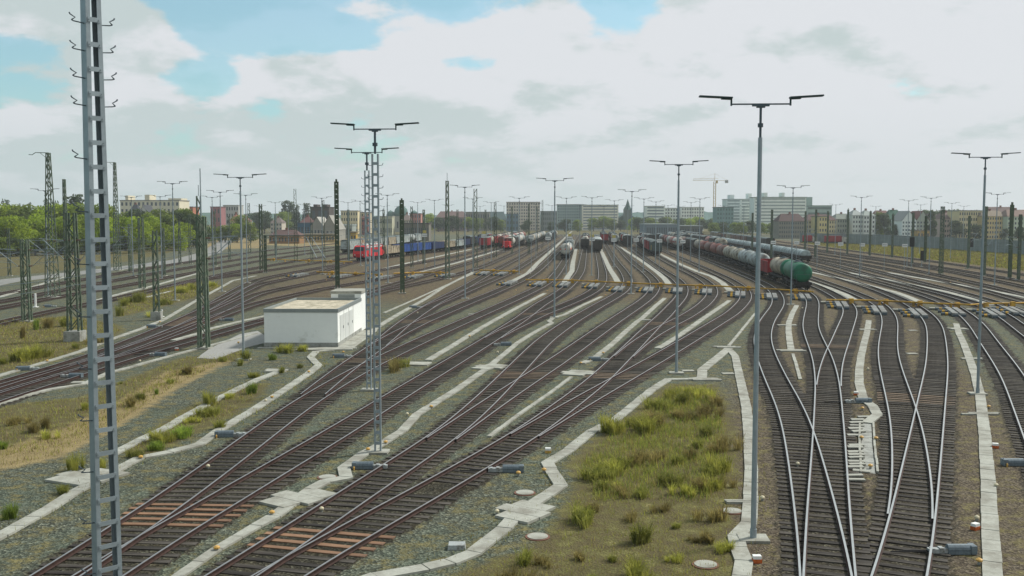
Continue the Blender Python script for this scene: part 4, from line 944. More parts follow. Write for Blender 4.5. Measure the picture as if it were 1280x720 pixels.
def frame(r, L, z0=.95, z1=1.25):
    mb = MB()
    for x in (-1.15, 1.15): mb.box(x-.08, x+.08, -L/2+.62, L/2-.62, RT+z0, RT+z1)
    for e in (-1, 1): mb.box(-1.3,1.3,e*(L/2-.62)-.06,e*(L/2-.62)+.06,RT+.8,RT+z1+.02)
    mb.box(-.18,.18,-L/2+.6,L/2-.6,RT+z0-.1,RT+z1-.04); mb.build('underframe', UNDER, r)
def tank(name, cols, L=13.4, R=1.42, zc=2.62, band=None, ribs=4, sub=False, dome=True, end=None):
    r = thing('tank_wagon', '', 'tank wagon', (0,0,0), 0); l = L/2-1.0
    mb = MB(); ys = [-l-.34,-l-.31,-l-.22,-l-.08,-l+.15,l-.15,l+.08,l+.22,l+.31,l+.34]; rs = [.05,R*.42,R*.72,R*.91,R,R,R*.91,R*.72,R*.42,.05]
    mb.tube([(0,y,RT+zc) for y in ys], rs, 24)
    for k in range(ribs): y = -l+.8+(2*l-1.6)*k/max(1, ribs-1); mb.tube([(0,y-.05,RT+zc),(0,y+.05,RT+zc)], R+.03, 24)
    o = mb.build('tank', P_[cols], r)
    o.data.polygons.foreach_set('use_smooth', [len(p.vertices) == 4 for p in o.data.polygons])
    if end: # differently painted end cap sheet, 4 mm proud
        mb = MB(); mb.tube([(0,y-.004,RT+zc) for y in ys[:5]]+[(0,-l+.9,RT+zc)], [q+.004 for q in rs[:5]]+[R+.004], 24); mb.build('tank_end', P_[end], r, smooth=True)
    if band:
        mb = MB(); 
        for a0, a1 in ((-.16,.16),(math.pi-.16,math.pi+.16)):
            n = 4
            for k in range(n):
                t0 = a0+(a1-a0)*k/n; t1 = a0+(a1-a0)*(k+1)/n; q = R+.012
                mb.face([(q*math.cos(t0),-l+.1,RT+zc+q*math.sin(t0)),(q*math.cos(t0),l-.1,RT+zc+q*math.sin(t0)),(q*math.cos(t1),l-.1,RT+zc+q*math.sin(t1)),(q*math.cos(t1),-l+.1,RT+zc+q*math.sin(t1))])
        mb.tube([(0,-l-.345,RT+zc),(0,-l-.355,RT+zc)], .2, 12)
        mb.box(-R*.93,R*.93,-l-.20,-l-.02,RT+zc-.18,RT+zc+.18); mb.build('orange_band', P_[band], r)
    if dome:
        mb = MB(); mb.tube([(0,0,RT+zc+R-.1),(0,0,RT+zc+R+.28)], .32, 12); mb.box(-.5,.5,-1.6,1.6,RT+zc+R+.04,RT+zc+R+.10)
        for x in (-.5, .5):
            for y in (-1.6, 0, 1.6): mb.bar((x,y,RT+zc+R+.1),(x,y,RT+zc+R+.5),.035)
            mb.bar((x,-1.6,RT+zc+R+.5),(x,1.6,RT+zc+R+.5),.03)
        mb.build('dome_walkway', GALV2, r)
    for k in (-1, 1):
        mb = MB(); mb.box(-1.05,1.05,k*(l-1.2)-.2,k*(l-1.2)+.2,RT+1.1,RT+1.75); mb.build('saddle', UNDER, r)
        mb = MB(); mb.bar((.95,k*(l+.5),RT+1.2),(.95,k*(l+.5),RT+2.4),.04); mb.bar((-.95,k*(l+.5),RT+1.2),(-.95,k*(l+.5),RT+2.4),.04); mb.bar((-.95,k*(l+.5),RT+2.4),(.95,k*(l+.5),RT+2.4),.04); mb.build('end_railing', GALV2, r)
    mb = MB(); mb.bar((R+.06,.3,RT+1.2),(R*.6,.3,RT+zc+R*.95),.04); mb.bar((R+.06,-.1,RT+1.2),(R*.6,-.1,RT+zc+R*.95),.04)
    for q in range(7): t = (q+.5)/7; mb.bar((R+.06-(R*.4+.06)*t,.3,RT+1.2+(zc+R*.95-1.2)*t),(R+.06-(R*.4+.06)*t,-.1,RT+1.2+(zc+R*.95-1.2)*t),.03)
    mb.build('ladder', GALV2, r)
    frame(r, L); bogies(r, L, sub); buffers(r, L); return r
def box(name, cols, L=14.0, H=4.1, W=1.4, roof='slate', patch=None, cat='box wagon', nm='box_wagon'):
    r = thing(nm, '', cat, (0,0,0), 0); l = L/2-.62
    mb = MB(); mb.box(-W,W,-l,l,RT+1.15,RT+H-.35)
    n = int(2*l/1.6)
    for s in (-1, 1):
        for k in range(n+1): y = -l+2*l*k/n; mb.box(s*W-.05,s*W+.05,max(-l,y-.05),min(l,y+.05),RT+1.2,RT+H-.4)
    mb.build('body', P_[cols], r)
    mb = MB(); pr = [(-W-.03,RT+H-.36),(-W*.8,RT+H-.12),(-W*.4,RT+H),(W*.4,RT+H),(W*.8,RT+H-.12),(W+.03,RT+H-.36)]
    k = len(mb.v); mb.v += [(x,-l-.03,z) for x,z in pr]+[(x,l+.03,z) for x,z in pr]; m_ = len(pr)
    for i in range(m_-1): mb.f.append((k+i,k+i+1,k+m_+i+1,k+m_+i)); mb.m.append(0)
    mb.f.append(tuple(range(k,k+m_))[::-1]); mb.m.append(0); mb.f.append(tuple(range(k+m_,k+2*m_))); mb.m.append(0)
    mb.build('roof', P_[roof], r)
    for s in (-1, 1):
        mb = MB(); mb.box(s*(W+.06)-.02,s*(W+.06)+.02,-1.3,1.3,RT+1.25,RT+H-.5); mb.build('sliding_door', P_[cols], r)
    if patch:
        mb = MB()
        for s in (-1, 1): mb.box(s*(W+.065)-.02,s*(W+.065)+.02,-l+1.0,-l+4.2,RT+1.5,RT+2.9)
        mb.build('yellow_panel', mat('panel_yellow', srgb('#9a8a4a'), .6), r)
    frame(r, L); bogies(r, L); buffers(r, L); return r
def openw(name, cols, L=14.0, H=3.1, W=1.4):
    r = thing('open_wagon', '', 'open wagon', (0,0,0), 0); l = L/2-.62; mb = MB()
    for s in (-1, 1): mb.box(s*W-.04,s*W+.04,-l,l,RT+1.15,RT+H); mb.box(-W+.05,W-.05,s*(l-.04)-.04,s*(l-.04)+.04,RT+1.15,RT+H)
    mb.box(-W+.05,W-.05,-l+.09,l-.09,RT+1.15,RT+1.3); mb.build('body', P_[cols], r)
    mb = MB(); n = int(2*l/1.5)
    for s in (-1, 1):
        for k in range(n+1): y = -l+2*l*k/n; mb.box(s*(W+.045)-.05,s*(W+.045)+.05,max(-l,y-.07),min(l,y+.07),RT+1.15,RT+H)
        mb.box(s*(W+.03)-.07,s*(W+.03)+.07,-l,l,RT+H,RT+H+.09)
    mb.build('stakes', P_[cols], r)
    frame(r, L); bogies(r, L); buffers(r, L); return r
def hopper(name, cols, L=13.0, H=4.2):
    r = thing('hooded_wagon', '', 'hooded wagon', (0,0,0), 0)
    for k in (-1.5, -.5, .5, 1.5):
        y = k*2.85; mb = MB(); mb.tube([(0,y-1.34,RT+1.75),(0,y-1.2,RT+1.75),(0,y+1.2,RT+1.75),(0,y+1.34,RT+1.75)], [.95,1.22,1.22,.95], 20); mb.build('hood', P_[cols], r)
    mb = MB(); mb.box(-1.42,1.42,-L/2+.7,L/2-.7,RT+1.15,RT+1.6); mb.build('trough', P_['dark'], r)
    frame(r, L); bogies(r, L); buffers(r, L); return r
def loco():
    r = thing('electric_locomotive', 'red electric locomotive with pale roof edge heading the blue wagons', 'locomotive', (0,0,0), 0); L = 19.0; l = 9.0; W = 1.48
    sec = [(-l,1.0,.84,2.1),(-l-.12,1.7,.86,2.2),(-l+.25,2.35,.92,2.2),(-l+1.0,3.45,.93,2.2),(-l+1.6,3.75,.90,2.2)]
    mb = MB()
    # side profile extruded over the width, raked cab fronts at both ends
    prof = [(-l,.95),(-l-.15,1.8),(-l+.15,2.4),(-l+.85,3.55),(-l+1.5,3.8),(l-1.5,3.8),(l-.85,3.55),(l-.15,2.4),(l+.15,1.8),(l,.95)]
    k = len(mb.v); n = len(prof)
    for s in (-1, 1): mb.v += [(s*(W-(.12 if z > 3.4 else 0)), y, RT+z) for y, z in prof]
    mb.f.append(tuple(k+i for i in range(n))); mb.m.append(0); mb.f.append(tuple(k+n+i for i in range(n))[::-1]); mb.m.append(0)
    for i in range(n): j = (i+1) % n; mb.f.append((k+i,k+n+i,k+n+j,k+j)); mb.m.append(0)
    mb.build('body', P_['locored'], r)
    mb = MB(); mb.box(-1.25,1.25,-l+2.0,l-2.0,RT+3.8,RT+3.95); 
    for y in (-4.5,-1.5,1.5,4.5): mb.box(-.9,.9,y-1.0,y+1.0,RT+3.95,RT+4.15)
    for s in (-1, 1): mb.box(s*W-.012,s*W+.012,-l+2.2,l-2.2,RT+3.25,RT+3.62)
    mb.build('roof_panels', P_['locowhite'], r)
    for e in (-1, 1):
        mb = MB(); a = [(e*-1.15*1,0)]; 
        mb.face([(-1.2*e,e*(l-.13),RT+2.48),(1.2*e,e*(l-.13),RT+2.48),(1.1*e,e*(l-.74),RT+3.46),(-1.1*e,e*(l-.74),RT+3.46)]); mb.v = [(x,y+e*.03,z+.02) for x,y,z in mb.v]; mb.build('windscreen', GLASS, r)
        for s in (-1, 1):
            mb = MB(); mb.tube([(s*1.0,e*(l+.05),RT+1.55),(s*1.0,e*(l+.14),RT+1.55)], .16, 10); mb.build('headlight', P_['locowhite'], r)
            mb = MB(); mb.box(s*W-.012,s*W+.012,e*(l-1.4)-.35,e*(l-1.4)+.35,RT+2.5,RT+3.2); mb.build('cab_window', GLASS, r)
    for y in (-5.6, 5.6):
        mb = MB(); z = RT+4.0; 
        for s in (-1, 1):
            if y < 0: mb.bar((s*.4,y,z+.1),(s*.3,y+1.5,z+.9),.06); mb.bar((s*.3,y+1.5,z+.9),(s*.5,y,z+1.7),.05)
            else: mb.bar((s*.4,y,z+.1),(s*.3,y+1.5,z+.25),.06); mb.bar((s*.3,y+1.5,z+.25),(s*.5,y-.4,z+.35),.05)
        mb.bar((-.9,y,z+(1.7 if y < 0 else .36)),(.9,y,z+(1.7 if y < 0 else .36)),.06); mb.build('pantograph', P_['red'], r)
    mb = MB(); mb.box(-1.3,1.3,-3,3,RT+.4,RT+.98); mb.box(-1.4,1.4,-l+.4,l-.4,RT+.85,RT+1.0); mb.build('underbody', UNDER, r)
    bogies(r, 17.5); buffers(r, L); return r
def shunter():
    r = thing('shunting_locomotive', 'red shunting locomotive with dark cab on the left yard track', 'locomotive', (0,0,0), 0); L = 11
    mb = MB(); mb.box(-1.2,1.2,-4.8,-.2,RT+1.2,RT+2.9,0,None,.93); mb.box(-1.2,1.2,2.4,4.8,RT+1.2,RT+2.7,0,None,.93); mb.box(-1.45,1.45,-4.95,4.95,RT+.85,RT+1.2); mb.build('body', P_['locored'], r)
    mb = MB(); mb.box(-1.4,1.4,-.2,2.4,RT+1.2,RT+3.7); mb.build('cab', P_['locored'], r)
    mb = MB(); mb.box(-1.5,1.5,-.4,2.6,RT+3.7,RT+3.85); mb.build('cab_roof', P_['dark'], r)
    for s in (-1, 1):
        mb = MB(); mb.box(s*.75-.5,s*.75+.5,-.225,-.205,RT+2.95,RT+3.5); mb.build('cab_window', GLASS, r)
        mb = MB(); mb.tube([(s*.8,-4.86,RT+1.5),(s*.8,-4.98,RT+1.5)], .14, 8); mb.build('headlight', P_['locowhite'], r)
    mb = MB(); mb.tube([(0,-1.2,RT+2.8),(0,-1.2,RT+3.9)], .12, 8); mb.build('exhaust', BLACK, r)
    frame(r, L, .7, .9); bogies(r, L); buffers(r, L); return r
PROTO = {}
def wagon(kind):
    if kind in PROTO: return PROTO[kind], False
    a = kind.split(':')
    o = {'tank': lambda: tank('t', a[1], ribs=int(a[2]) if len(a) > 2 and a[2].isdigit() else 4, band=a[3] if len(a) > 3 and a[3] in P_ else None, end=a[4] if len(a) > 4 else None, sub=True),
         'box': lambda: box('b', a[1], roof=a[2] if len(a) > 2 else 'slate', patch=len(a) > 3), 'open': lambda: openw('o', a[1]), 'silo': lambda: hopper('h', a[1]), 'loco': loco, 'shunter': shunter}[a[0]]()
    PROTO[kind] = o; return o, True
LEN = {'tank':13.4,'box':14.0,'open':14.0,'silo':13.0,'loco':19.0,'shunter':11.0}
LOOK = {'white':'off white','dirty':'dirty cream','grey':'grey','rustred':'rust red','brown':'brown','green':'green','dark':'dark grey','red':'dark red','blue':'bright blue','navy':'navy blue','slate':'slate grey','beige':'beige','pale':'pale','pinkgrey':'pinkish grey'}
NAMEK = {'tank':'tank wagon','box':'box wagon','open':'open wagon','silo':'hooded wagon'}
def train(track, y, kinds, desc):
    t = T[track]
    for i, k in enumerate(kinds):
        a = k.split(':'); L = LEN[a[0]]; yc = y+L/2*math.cos(math.atan(t.slope(y+L/2)))
        o, new = wagon(k); loc = (t.x(yc), yc, 0); rz = -math.atan((t.x(yc+L/3)-t.x(yc-L/3))/(2*L/3))
        if a[0] in ('loco','shunter'): lab = o['label']
        else: lab = '%s %s, %s in the %s' % (LOOK[a[1]], NAMEK[a[0]], ordw(i), desc)
        g = 'wagons of the '+desc
        if new: o.location = loc; o.rotation_euler = (0,0,rz); o['label'] = lab; o['group'] = g
        else: dup(o, lab, loc, rz, g)
        y += L*math.cos(math.atan(t.slope(y+L/2)))+.25
def tk(c, ribs=4, band='', end=''): return ':'.join(['tank', c, str(ribs), band, end]).rstrip(':')
R_ = random.Random(5)
def mix(opts, n): return [R_.choice(opts) for _ in range(n)]
yb = lambda py: G(640, py)[1]
train('T11', yb(365.5), [tk('green',0), tk('beige',3,'','green'), 'open:red', tk('grey',6), tk('grey',3), tk('dirty',3), tk('dirty',4), tk('brown',3), tk('rustred',4), tk('brown',4), tk('rustred',3), tk('dirty',4), 'box:dark', 'box:dark', tk('brown',3), tk('dirty',3), 'box:dark'], 'green ended tank train')
train('V1', 246, ['loco', 'open:beige', 'open:blue', 'open:blue', 'open:navy', 'open:beige', 'open:grey', 'open:navy', 'box:dark', 'open:navy', 'open:blue', 'box:dark', 'box:red', 'open:navy'], 'train behind the red locomotive')
train('V4', 331, ['shunter', tk('white',4), 'box:dark', tk('grey',3), tk('white',3), tk('grey',4)], 'train behind the red shunter')
train('V3', 365, mix([tk('white',3), tk('pinkgrey',4), tk('rustred',3), tk('grey',4)], 9), 'red and white tank train left of the shunter')
train('V2', 345, mix([tk('white',3), tk('dirty',3), 'box:dark', 'box:red', tk('brown',3)], 11), 'mixed train behind the green lattice mast')
train('U1', 300, ['box:grey', 'box:beige', 'box:grey', 'box:grey', 'box:beige', 'box:grey', 'box:grey', tk('grey',3), 'box:grey'], 'grey covered train beyond the blue wagons')
train('V5', 384, mix([tk('white',3), tk('grey',3), tk('pinkgrey',3), tk('dirty',4)], 9), 'pale tank train left of the weedy strip')
train('C1', 452, mix([tk('grey',3), 'box:dark', tk('white',3), 'box:brown'], 6), 'far train behind the weedy strip')
train('A', 256, [tk('white',0,'orange'), tk('grey',3), 'box:grey', 'box:white', tk('white',4)], 'row led by the orange banded tank')
train('T3', 345, ['open:dark', tk('white',3), tk('dirty',3), 'box:red', tk('rustred',3), tk('white',4), 'box:dark'], 'row left of the grey box wagon')
train('T4', 312, ['box:dark:grey', 'box:dark:grey', 'box:slate:grey', tk('dirty',3), 'box:red', 'box:dark'], 'row led by the tall grey box wagon')
train('T5', 420, ['box:red', tk('rustred',3), 'box:red', tk('brown',3), 'box:dark', tk('white',3)], 'red row right of the grey box wagon')
train('T6', 398, [tk('grey',3), tk('white',3), tk('dirty',4), 'box:dark', tk('white',3), 'box:dark'], 'dark row in the yard centre')
train('T7', 372, ['open:dark', 'box:dark:grey', tk('white',3), 'box:red', tk('grey',3), 'box:dark'], 'row second left of the slate box wagon')
train('T8', 283, ['box:slate:slate:y', 'box:red', 'box:red', tk('white',3), tk('brown',3), 'box:dark', tk('white',3)], 'row led by the slate box wagon')
train('T10', 333, [tk('white',0,'red'), tk('pinkgrey',3), tk('white',4), tk('rustred',3), tk('brown',3), tk('grey',3), 'box:dark'], 'row led by the red banded white tank')
train('T9', 395, ['box:dark', 'box:dark', tk('dirty',3), tk('grey',3), 'box:brown'], 'row left of the red banded tank')
train('T13', 320, mix(['box:brown','box:dark',tk('dirty',3),tk('grey',4),tk('pinkgrey',3)], 12), 'brown train beyond the tank train')
train('T12', 400, mix(['box:dark',tk('dirty',3),tk('grey',4)], 6), 'dark train close behind the tank train')
train('T15', 240, ['silo:pale']*15, 'pale hooded wagon train')
train('T17', 330, mix(['box:dark','open:dark','box:brown','box:beige'], 11), 'dark train beyond the hooded wagons')
train('T14', 420, mix(['box:brown','box:dark','open:dark'], 7), 'low brown train at the yard centre right')
# ---------------------------------------------------------------- white utility building in the left foreground
def wpt(px, py): x, y = G(px, py); return Vector((x, y, 0))
def utility():
    B = wpt(422.5,433.5); A = B+Vector((-6.3,.12,0)); ux = (B-A); W = ux.length; ux.normalize(); D = 11.6
    r = thing('utility_building', 'white flat roofed utility building with gravel roof and small rear annex', 'building', tuple(A), math.atan2(ux.y, ux.x))
    Wm = mat('white_render', (.76,.79,.75), .8, var=.03, scale=2, dirt=(.50,.52,.46), dirt_amt=.10, dirt_scale=.5)
    Pm = mat('parapet_sheet', (.24,.27,.26), .5, .3, var=.08)
    H = 2.95
    mb = MB(); mb.box(0,W,0,D,.35,H); mb.build('wall', Wm, r)
    mb = MB(); mb.box(-.04,W+.04,-.04,D+.04,-.1,.35); mb.build('plinth', CONC2, r)
    mb = MB()
    for x0,x1,y0,y1 in ((-.06,W+.06,-.06,.10),(-.06,W+.06,D-.1,D+.06),(-.06,.10,.10,D-.1),(W-.10,W+.06,.10,D-.1)): mb.box(x0,x1,y0,y1,H,H+.30)
    mb.build('parapet', Pm, r)
    mb = MB(); mb.box(.1,W-.1,.1,D-.1,H,H+.10); mb.build('roof', mat('roof_gravel', (.50,.45,.34), .95, var=.25, scale=5, dirt=(.25,.23,.16), dirt_amt=.4), r)
    Dm = mat('steel_door', (.60,.63,.60), .5, .1, var=.04)
    for y in (1.0, 3.2, 5.4):
        mb = MB(); mb.box(W+.002,W+.035,y,y+1.5,.36,2.6); d = mb.build('door', Dm, r)
        mb = MB(); mb.box(W+.036,W+.07,y+1.3,y+1.36,1.35,1.6); mb.build('handle', GALV2, d)
    for y in (2.75, 5.0, 7.3):
        mb = MB(); mb.box(W+.003,W+.02,y,y+.03,.36,H-.02); mb.build('panel_joint', CONC, r)
    mb = MB(); mb.box(W-2.9,W-.0,D+.001,D+3.6,-.1,3.65); mb.build('annex', Wm, r)
    mb = MB(); mb.box(W-2.98,W+.08,D-.02,D+3.68,3.65,3.9); mb.build('annex_roof', CONC, r)
    mb = MB(); mb.box(W-2.2,W-.6,D-.016,D-.002,H+.32,3.6); mb.build('annex_louvre', Pm, r)
    # paved apron in front of the doors
    mb = MB(); mb.box(W+.05,W+1.5,-.6,D+.5,-.05,.05); mb.box(-.3,W+1.5,-1.3,-.6,-.05,.052); o = mb.build('apron', CONC, None, loc=tuple(A)); o.rotation_euler = r.rotation_euler
    tag(o, 'pale concrete apron round the white utility building', kind='structure'); o.name = 'pavement'
utility()
p = gp([(310,434),(333,428.5),(333,421),(322,414),(300,418),(262,436),(246,448),(270,449)])
mb = MB(); mb.prism(p, -.05, .03); o = mb.build('pavement', mat('paving_grey', (.27,.27,.25), .9, var=.15, scale=4)); tag(o, 'grey paved strip left of the white building', kind='structure')
# road on the far left
def strip(name, pts, w, m, label, z=.004):
    q = gp(pts); mb = MB(); ribbon(mb, q, w, z-.03, z, 0); o = mb.build(name, m); tag(o, label, kind='structure'); return o
strip('road', [(-120,376),(0,352),(60,345.5),(150,335.5),(230,325),(262,316),(274,308),(285,300)], 7.0, mat('asphalt_pale', (.20,.20,.185), .9, var=.15, scale=.6), 'pale road along the foot of the left wood', .03)
# ---------------------------------------------------------------- town buildings
WIN = mat('window_glass', (.06,.075,.085), .25, 0, var=.3, scale=.3, spec=.5)
PALE = ['#b5bab4','#aab0aa','#b9bcb6','#b4bcb9','#bcc2bd','#bdc2bb','#b5b3a6','#a9aca8','#a7aca6','#b7bcb8']
LIGHT = ['#b3ab9d','#b9b39d','#7f9290','#b4ac8a','#a9a284','#b8aa78','#b9ad86','#b8a372','#aab39c','#a5948b','#b8ad8c','#7e918c','#64807f']
def bcol(name, c):
    q = srgb(c)[:3]
    if name.startswith('roof') and max(q) > 1.25*min(q): m = sum(q)/3; q = tuple((v*.65+m*.35)*.72 for v in q)   # weathered tiles
    elif c in PALE: q = tuple(min(.85, v*1.5) for v in q)
    elif c in LIGHT: q = tuple(v*1.22 for v in q)
    return fmat(name, q)
def fmat(name, q): return mat('facade_'+name, q, .85, var=.06, scale=.25, dirt=tuple(v*.8 for v in q), dirt_amt=.2, dirt_scale=.1)
def building(label, x0, x1, ytop, Y, col, floors=5, cols=10, roof='flat', depth=14, roofc='#6e4a40', bands=False, name='apartment_building', cat='building', ridge=None, wincol=None, tops=(), rz=0, gable=False):
    X0, _, Z = atY(x0, ytop, Y); X1, _, _ = atY(x1, ytop, Y); W = X1-X0
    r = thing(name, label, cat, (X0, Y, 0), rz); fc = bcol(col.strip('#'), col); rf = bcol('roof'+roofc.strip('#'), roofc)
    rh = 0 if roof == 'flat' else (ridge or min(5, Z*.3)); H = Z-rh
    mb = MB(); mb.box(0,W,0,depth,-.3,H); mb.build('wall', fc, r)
    if roof == 'flat': mb = MB(); mb.box(-.3,W+.3,-.3,depth+.3,H+.002,H+.5); mb.build('roof', rf, r)
    else:
        mb = MB()
        if gable: # ridge runs away from the viewer, the gable faces the yard
            a = [(-.3,-.3,H),(W+.3,-.3,H),(W+.3,depth+.3,H),(-.3,depth+.3,H),(W/2,-.3,Z),(W/2,depth+.3,Z)]
            mb.v += a; mb.f += [(0,4,5,3),(1,2,5,4),(2,3,5)]; mb.m += [0]*3; ro = mb.build('roof', rf, r)
            mb = MB(); mb.face([(0,-.01,H),(W,-.01,H),(W/2,-.01,Z-.3)]); mb.face([(0,.2,H),(W/2,.2,Z-.3),(W,.2,H)]); mb.build('gable_wall', fc, r)
        else:
            a = [(-.4,-.4,H),(W+.4,-.4,H),(W+.4,depth+.4,H),(-.4,depth+.4,H),(min(W/2,2.5),depth/2,Z),(max(W/2,W-2.5),depth/2,Z)]
            mb.v += a; mb.f += [(0,1,5,4),(1,2,5),(2,3,4,5),(3,0,4)]; mb.m += [0]*4; ro = mb.build('roof', rf, r)
            for k in range(max(1, int(W/18))):
                cx = W*(k+.5)/max(1, int(W/18)); c = MB(); c.box(cx-.5,cx+.5,depth/2-.4,depth/2+.4,Z-1.0,Z+.9); c.build('chimney', bcol('chim', '#7a5548'), ro)
    wm = WIN if not wincol else bcol('w'+wincol.strip('#'), wincol)
    fh = H/floors
    if bands:
        for k in range(floors):
            mb = MB(); mb.box(.8,W-.8,-.08,-.003,k*fh+fh*.38,k*fh+fh*.80); mb.build('window_band', wm, r)
    else:
        c = cols; wme = None
        ww = W/c*.48
        mb = MB(); mb.box(-ww/2,ww/2,-.07,-.003,0,fh*.5); wme = mb.mesh('window', wm)
        for k in range(floors):
            for j in range(c): put('window', wme, r, (W*(j+.5)/c, 0, k*fh+fh*.28))
    for (a, b, h) in tops: mb = MB(); mb.box(W*a,W*b,depth*.2,depth*.8,Z+.5,Z+.5+h); mb.build('roof_house', fc, r)
    return r
B = building
B('long beige block with dark roof house behind the left wood', 150,224,251,640,'#b9b39d',5,14,depth=20,roofc='#8b8878',tops=((.05,.1,3),(.38,.46,3.5),(.78,1.0,1.2)))
B('white gabled house with dark roof peeking out of the left wood', 157,172,255,560,'#c9cac2',4,3,'pitched',12,'#3d4450',ridge=7)
B('second white gabled house with bright gable edge in the left wood', 172,186,256,570,'#c3c4ba',4,3,'pitched',12,'#4a5058',ridge=7,gable=True)
B('low brown and orange building right of the beige block', 225,241,259,700,'#a0654c',3,4,roofc='#55575a')
B('pinkish red flat building on the left horizon', 263,275,259,720,'#8d5f60',3,3,roofc='#7a5050')
B('pale grey block behind orange roofs on the left horizon', 279,298,257,760,'#a9aba6',4,6,roofc='#8f918c')
B('house with bright orange roof below the pale grey block', 287,297,267,560,'#b9a68c',2,3,'pitched',10,'#9a5a3c',ridge=4)
B('second small house with orange roof, lower one', 300,309,270,560,'#b5a58f',2,3,'pitched',10,'#8c5a44',ridge=3)
B('pale low houses between the round tree and the poplars', 338,352,272,640,'#b3aa9c',3,4,'pitched',12,'#7d6a60')
B('red roofed shed left of the grey gabled hall', 373,389,270.5,500,'#8e5048',1,4,'pitched',14,'#7a4640',ridge=4,name='shed')
B('blue lower shed under the red roof', 372,402,279.5,490,'#3f6078',1,8,roofc='#4b6c80',name='shed',depth=8)
B('dark brown bulky silo building on the left horizon', 388,411,259.5,600,'#463f3b',2,3,roofc='#3c3632',depth=18,name='silo_building',tops=((.1,.3,1.5),(.6,.85,1.5)))
B('grey hall with light pitched roof in front of the dark silo', 388,404,271,480,'#8f8f88',1,4,'pitched',20,'#9d9c94',ridge=5,gable=True,name='industrial_hall')
B('larger grey gabled hall with tall gable', 402,421,269,475,'#87877f',2,4,'pitched',24,'#8d8c84',ridge=7,gable=True,name='industrial_hall')
B('beige apartment block right of the portal mast', 426,447,264,680,'#b8ad8c',4,7,roofc='#9c947a')
B('beige stepped block with small red roof', 444,462,266,690,'#b1a78c',4,5,roofc='#8d867a')
B('reddish building behind the twin lamp masts', 452,460,267,640,'#9a5a50',3,3,'pitched',10,'#804a40',ridge=3)
B('light yellowish low hall behind the blue wagons on the left', 470,490,271,620,'#a8a890',2,8,roofc='#9b9b8c')
B('pinkish brick house right of the domed church', 512,526,267.5,640,'#a2746a',4,5,roofc='#8a6a60')
B('cream house left of the pinkish brick house', 502,513,267,630,'#b7ab98',4,4,'pitched',12,'#857468')
B('long low hall with dull red roof on the horizon', 545,582,264,800,'#6f5f58',2,10,'pitched',30,'#74544c',ridge=5,name='industrial_hall')
B('long dark roofed shed beyond the grey covered train', 505,536,280,470,'#6d6a60',1,12,roofc='#5a564f',name='shed')
B('dull green roofed hall right of the red roofed hall', 582,612,265.5,820,'#7b7a70',2,10,roofc='#6d756c',name='industrial_hall')
B('beige slab block at the left of the yard centre', 633,675,253,850,'#b3ab9d',9,14,roofc='#a39c90',bands=False)
B('bluish glass block under the beige slab block', 633,648,268,800,'#56707f',3,4,roofc='#5a7480')
B('flat dark grey block between the slab blocks', 676,696,264.5,820,'#6f7773',4,8,roofc='#6b7270')
B('grey green slab block with vertical stripes', 697,729,256,860,'#7f9290',9,11,roofc='#7c8d8b',depth=16)
B('pale slab block with ribbon windows at the yard centre', 728,773,256.5,850,'#b5b3a6',9,8,bands=True,roofc='#9ba39d',wincol='#7a8589',depth=16)
B('white slab with window ribbons right of the church spire', 808,831,258,830,'#b5bab4',8,8,bands=True,roofc='#9fa5a0',wincol='#6f7d80')
B('pale wing joined to the white slab', 831,851,260.5,840,'#aab0aa',7,6,roofc='#a0a5a0')
B('white slab with dark vertical recesses left of the crane', 852,880,259.5,830,'#b9bcb6',7,9,roofc='#a6aaa6',wincol='#5a6467')
B('bluish green cube block right of the crane', 896,917,259.5,700,'#64807f',6,6,roofc='#5f7b7a',wincol='#49605f')
B('tall pale stepped block, left tower', 908,926,249.5,720,'#b4bcb9',11,4,bands=True,roofc='#9aa7a4',wincol='#8b9a9c',tops=((.3,.6,3),))
B('tall pale stepped block, middle wing with ribbons', 926,947,249.5,720,'#bcc2bd',11,6,bands=True,roofc='#a2aca8',wincol='#93a1a2',tops=((.5,.7,4),))
B('tall pale block with long window ribbons, right wing', 943,1008,247,700,'#bdc2bb',11,12,bands=True,roofc='#84a596',wincol='#96a3a0',tops=((.2,.27,3),(.55,.6,3)))
B('low brick house with red roof in front of the tall blocks', 974,1008,267,520,'#7f7d70',4,12,'pitched',12,'#5f403c',ridge=4)
B('grey green office block with dark corner right of the tall blocks', 1009,1040,257.5,720,'#7e918c',5,7,bands=True,roofc='#78a08e',wincol='#566865',tops=((.05,.25,6),))
B('cream yellow house row with small red dormers', 1008,1046,268,540,'#a9a284',4,12,'pitched',12,'#6a4540',ridge=3.2)
B('yellowish plain tenement beside the cream row', 1024,1034,271,525,'#b8aa78',4,3,roofc='#8f8a70')
B('grey green house row', 1044,1068,267,545,'#8d9486',4,8,'pitched',12,'#71786f',ridge=3)
B('pale grey tenement with bay windows', 1066,1080,262,540,'#a7aca6',5,4,'pitched',12,'#8d938f',ridge=3)
B('pale grey tenement with dark windows beside it', 1080,1094,262.5,538,'#a9aca8',5,4,'pitched',12,'#87908a',ridge=3)
B('house with red roof behind the ivy covered wall', 1094,1118,263,600,'#8b8f80',3,8,'pitched',14,'#8a5a4e',ridge=5)
B('building with bright green sheet roof', 1112,1134,262,560,'#7c8878',3,6,'pitched',16,'#17674f',ridge=7)
B('white gabled tenement with blue grey windows', 1128,1146,263.5,500,'#b7bcb8',5,5,'pitched',14,'#8b8e8c',ridge=5,gable=True,wincol='#56666c')
B('gabled tenement with red roof edge beside the white one', 1146,1162,263.5,502,'#a2aa9c',5,4,'pitched',14,'#8b4a42',ridge=5,gable=True)
B('pinkish tenement row at the right', 1178,1202,265,520,'#a5948b',4,8,'pitched',14,'#80625a',ridge=3.5)
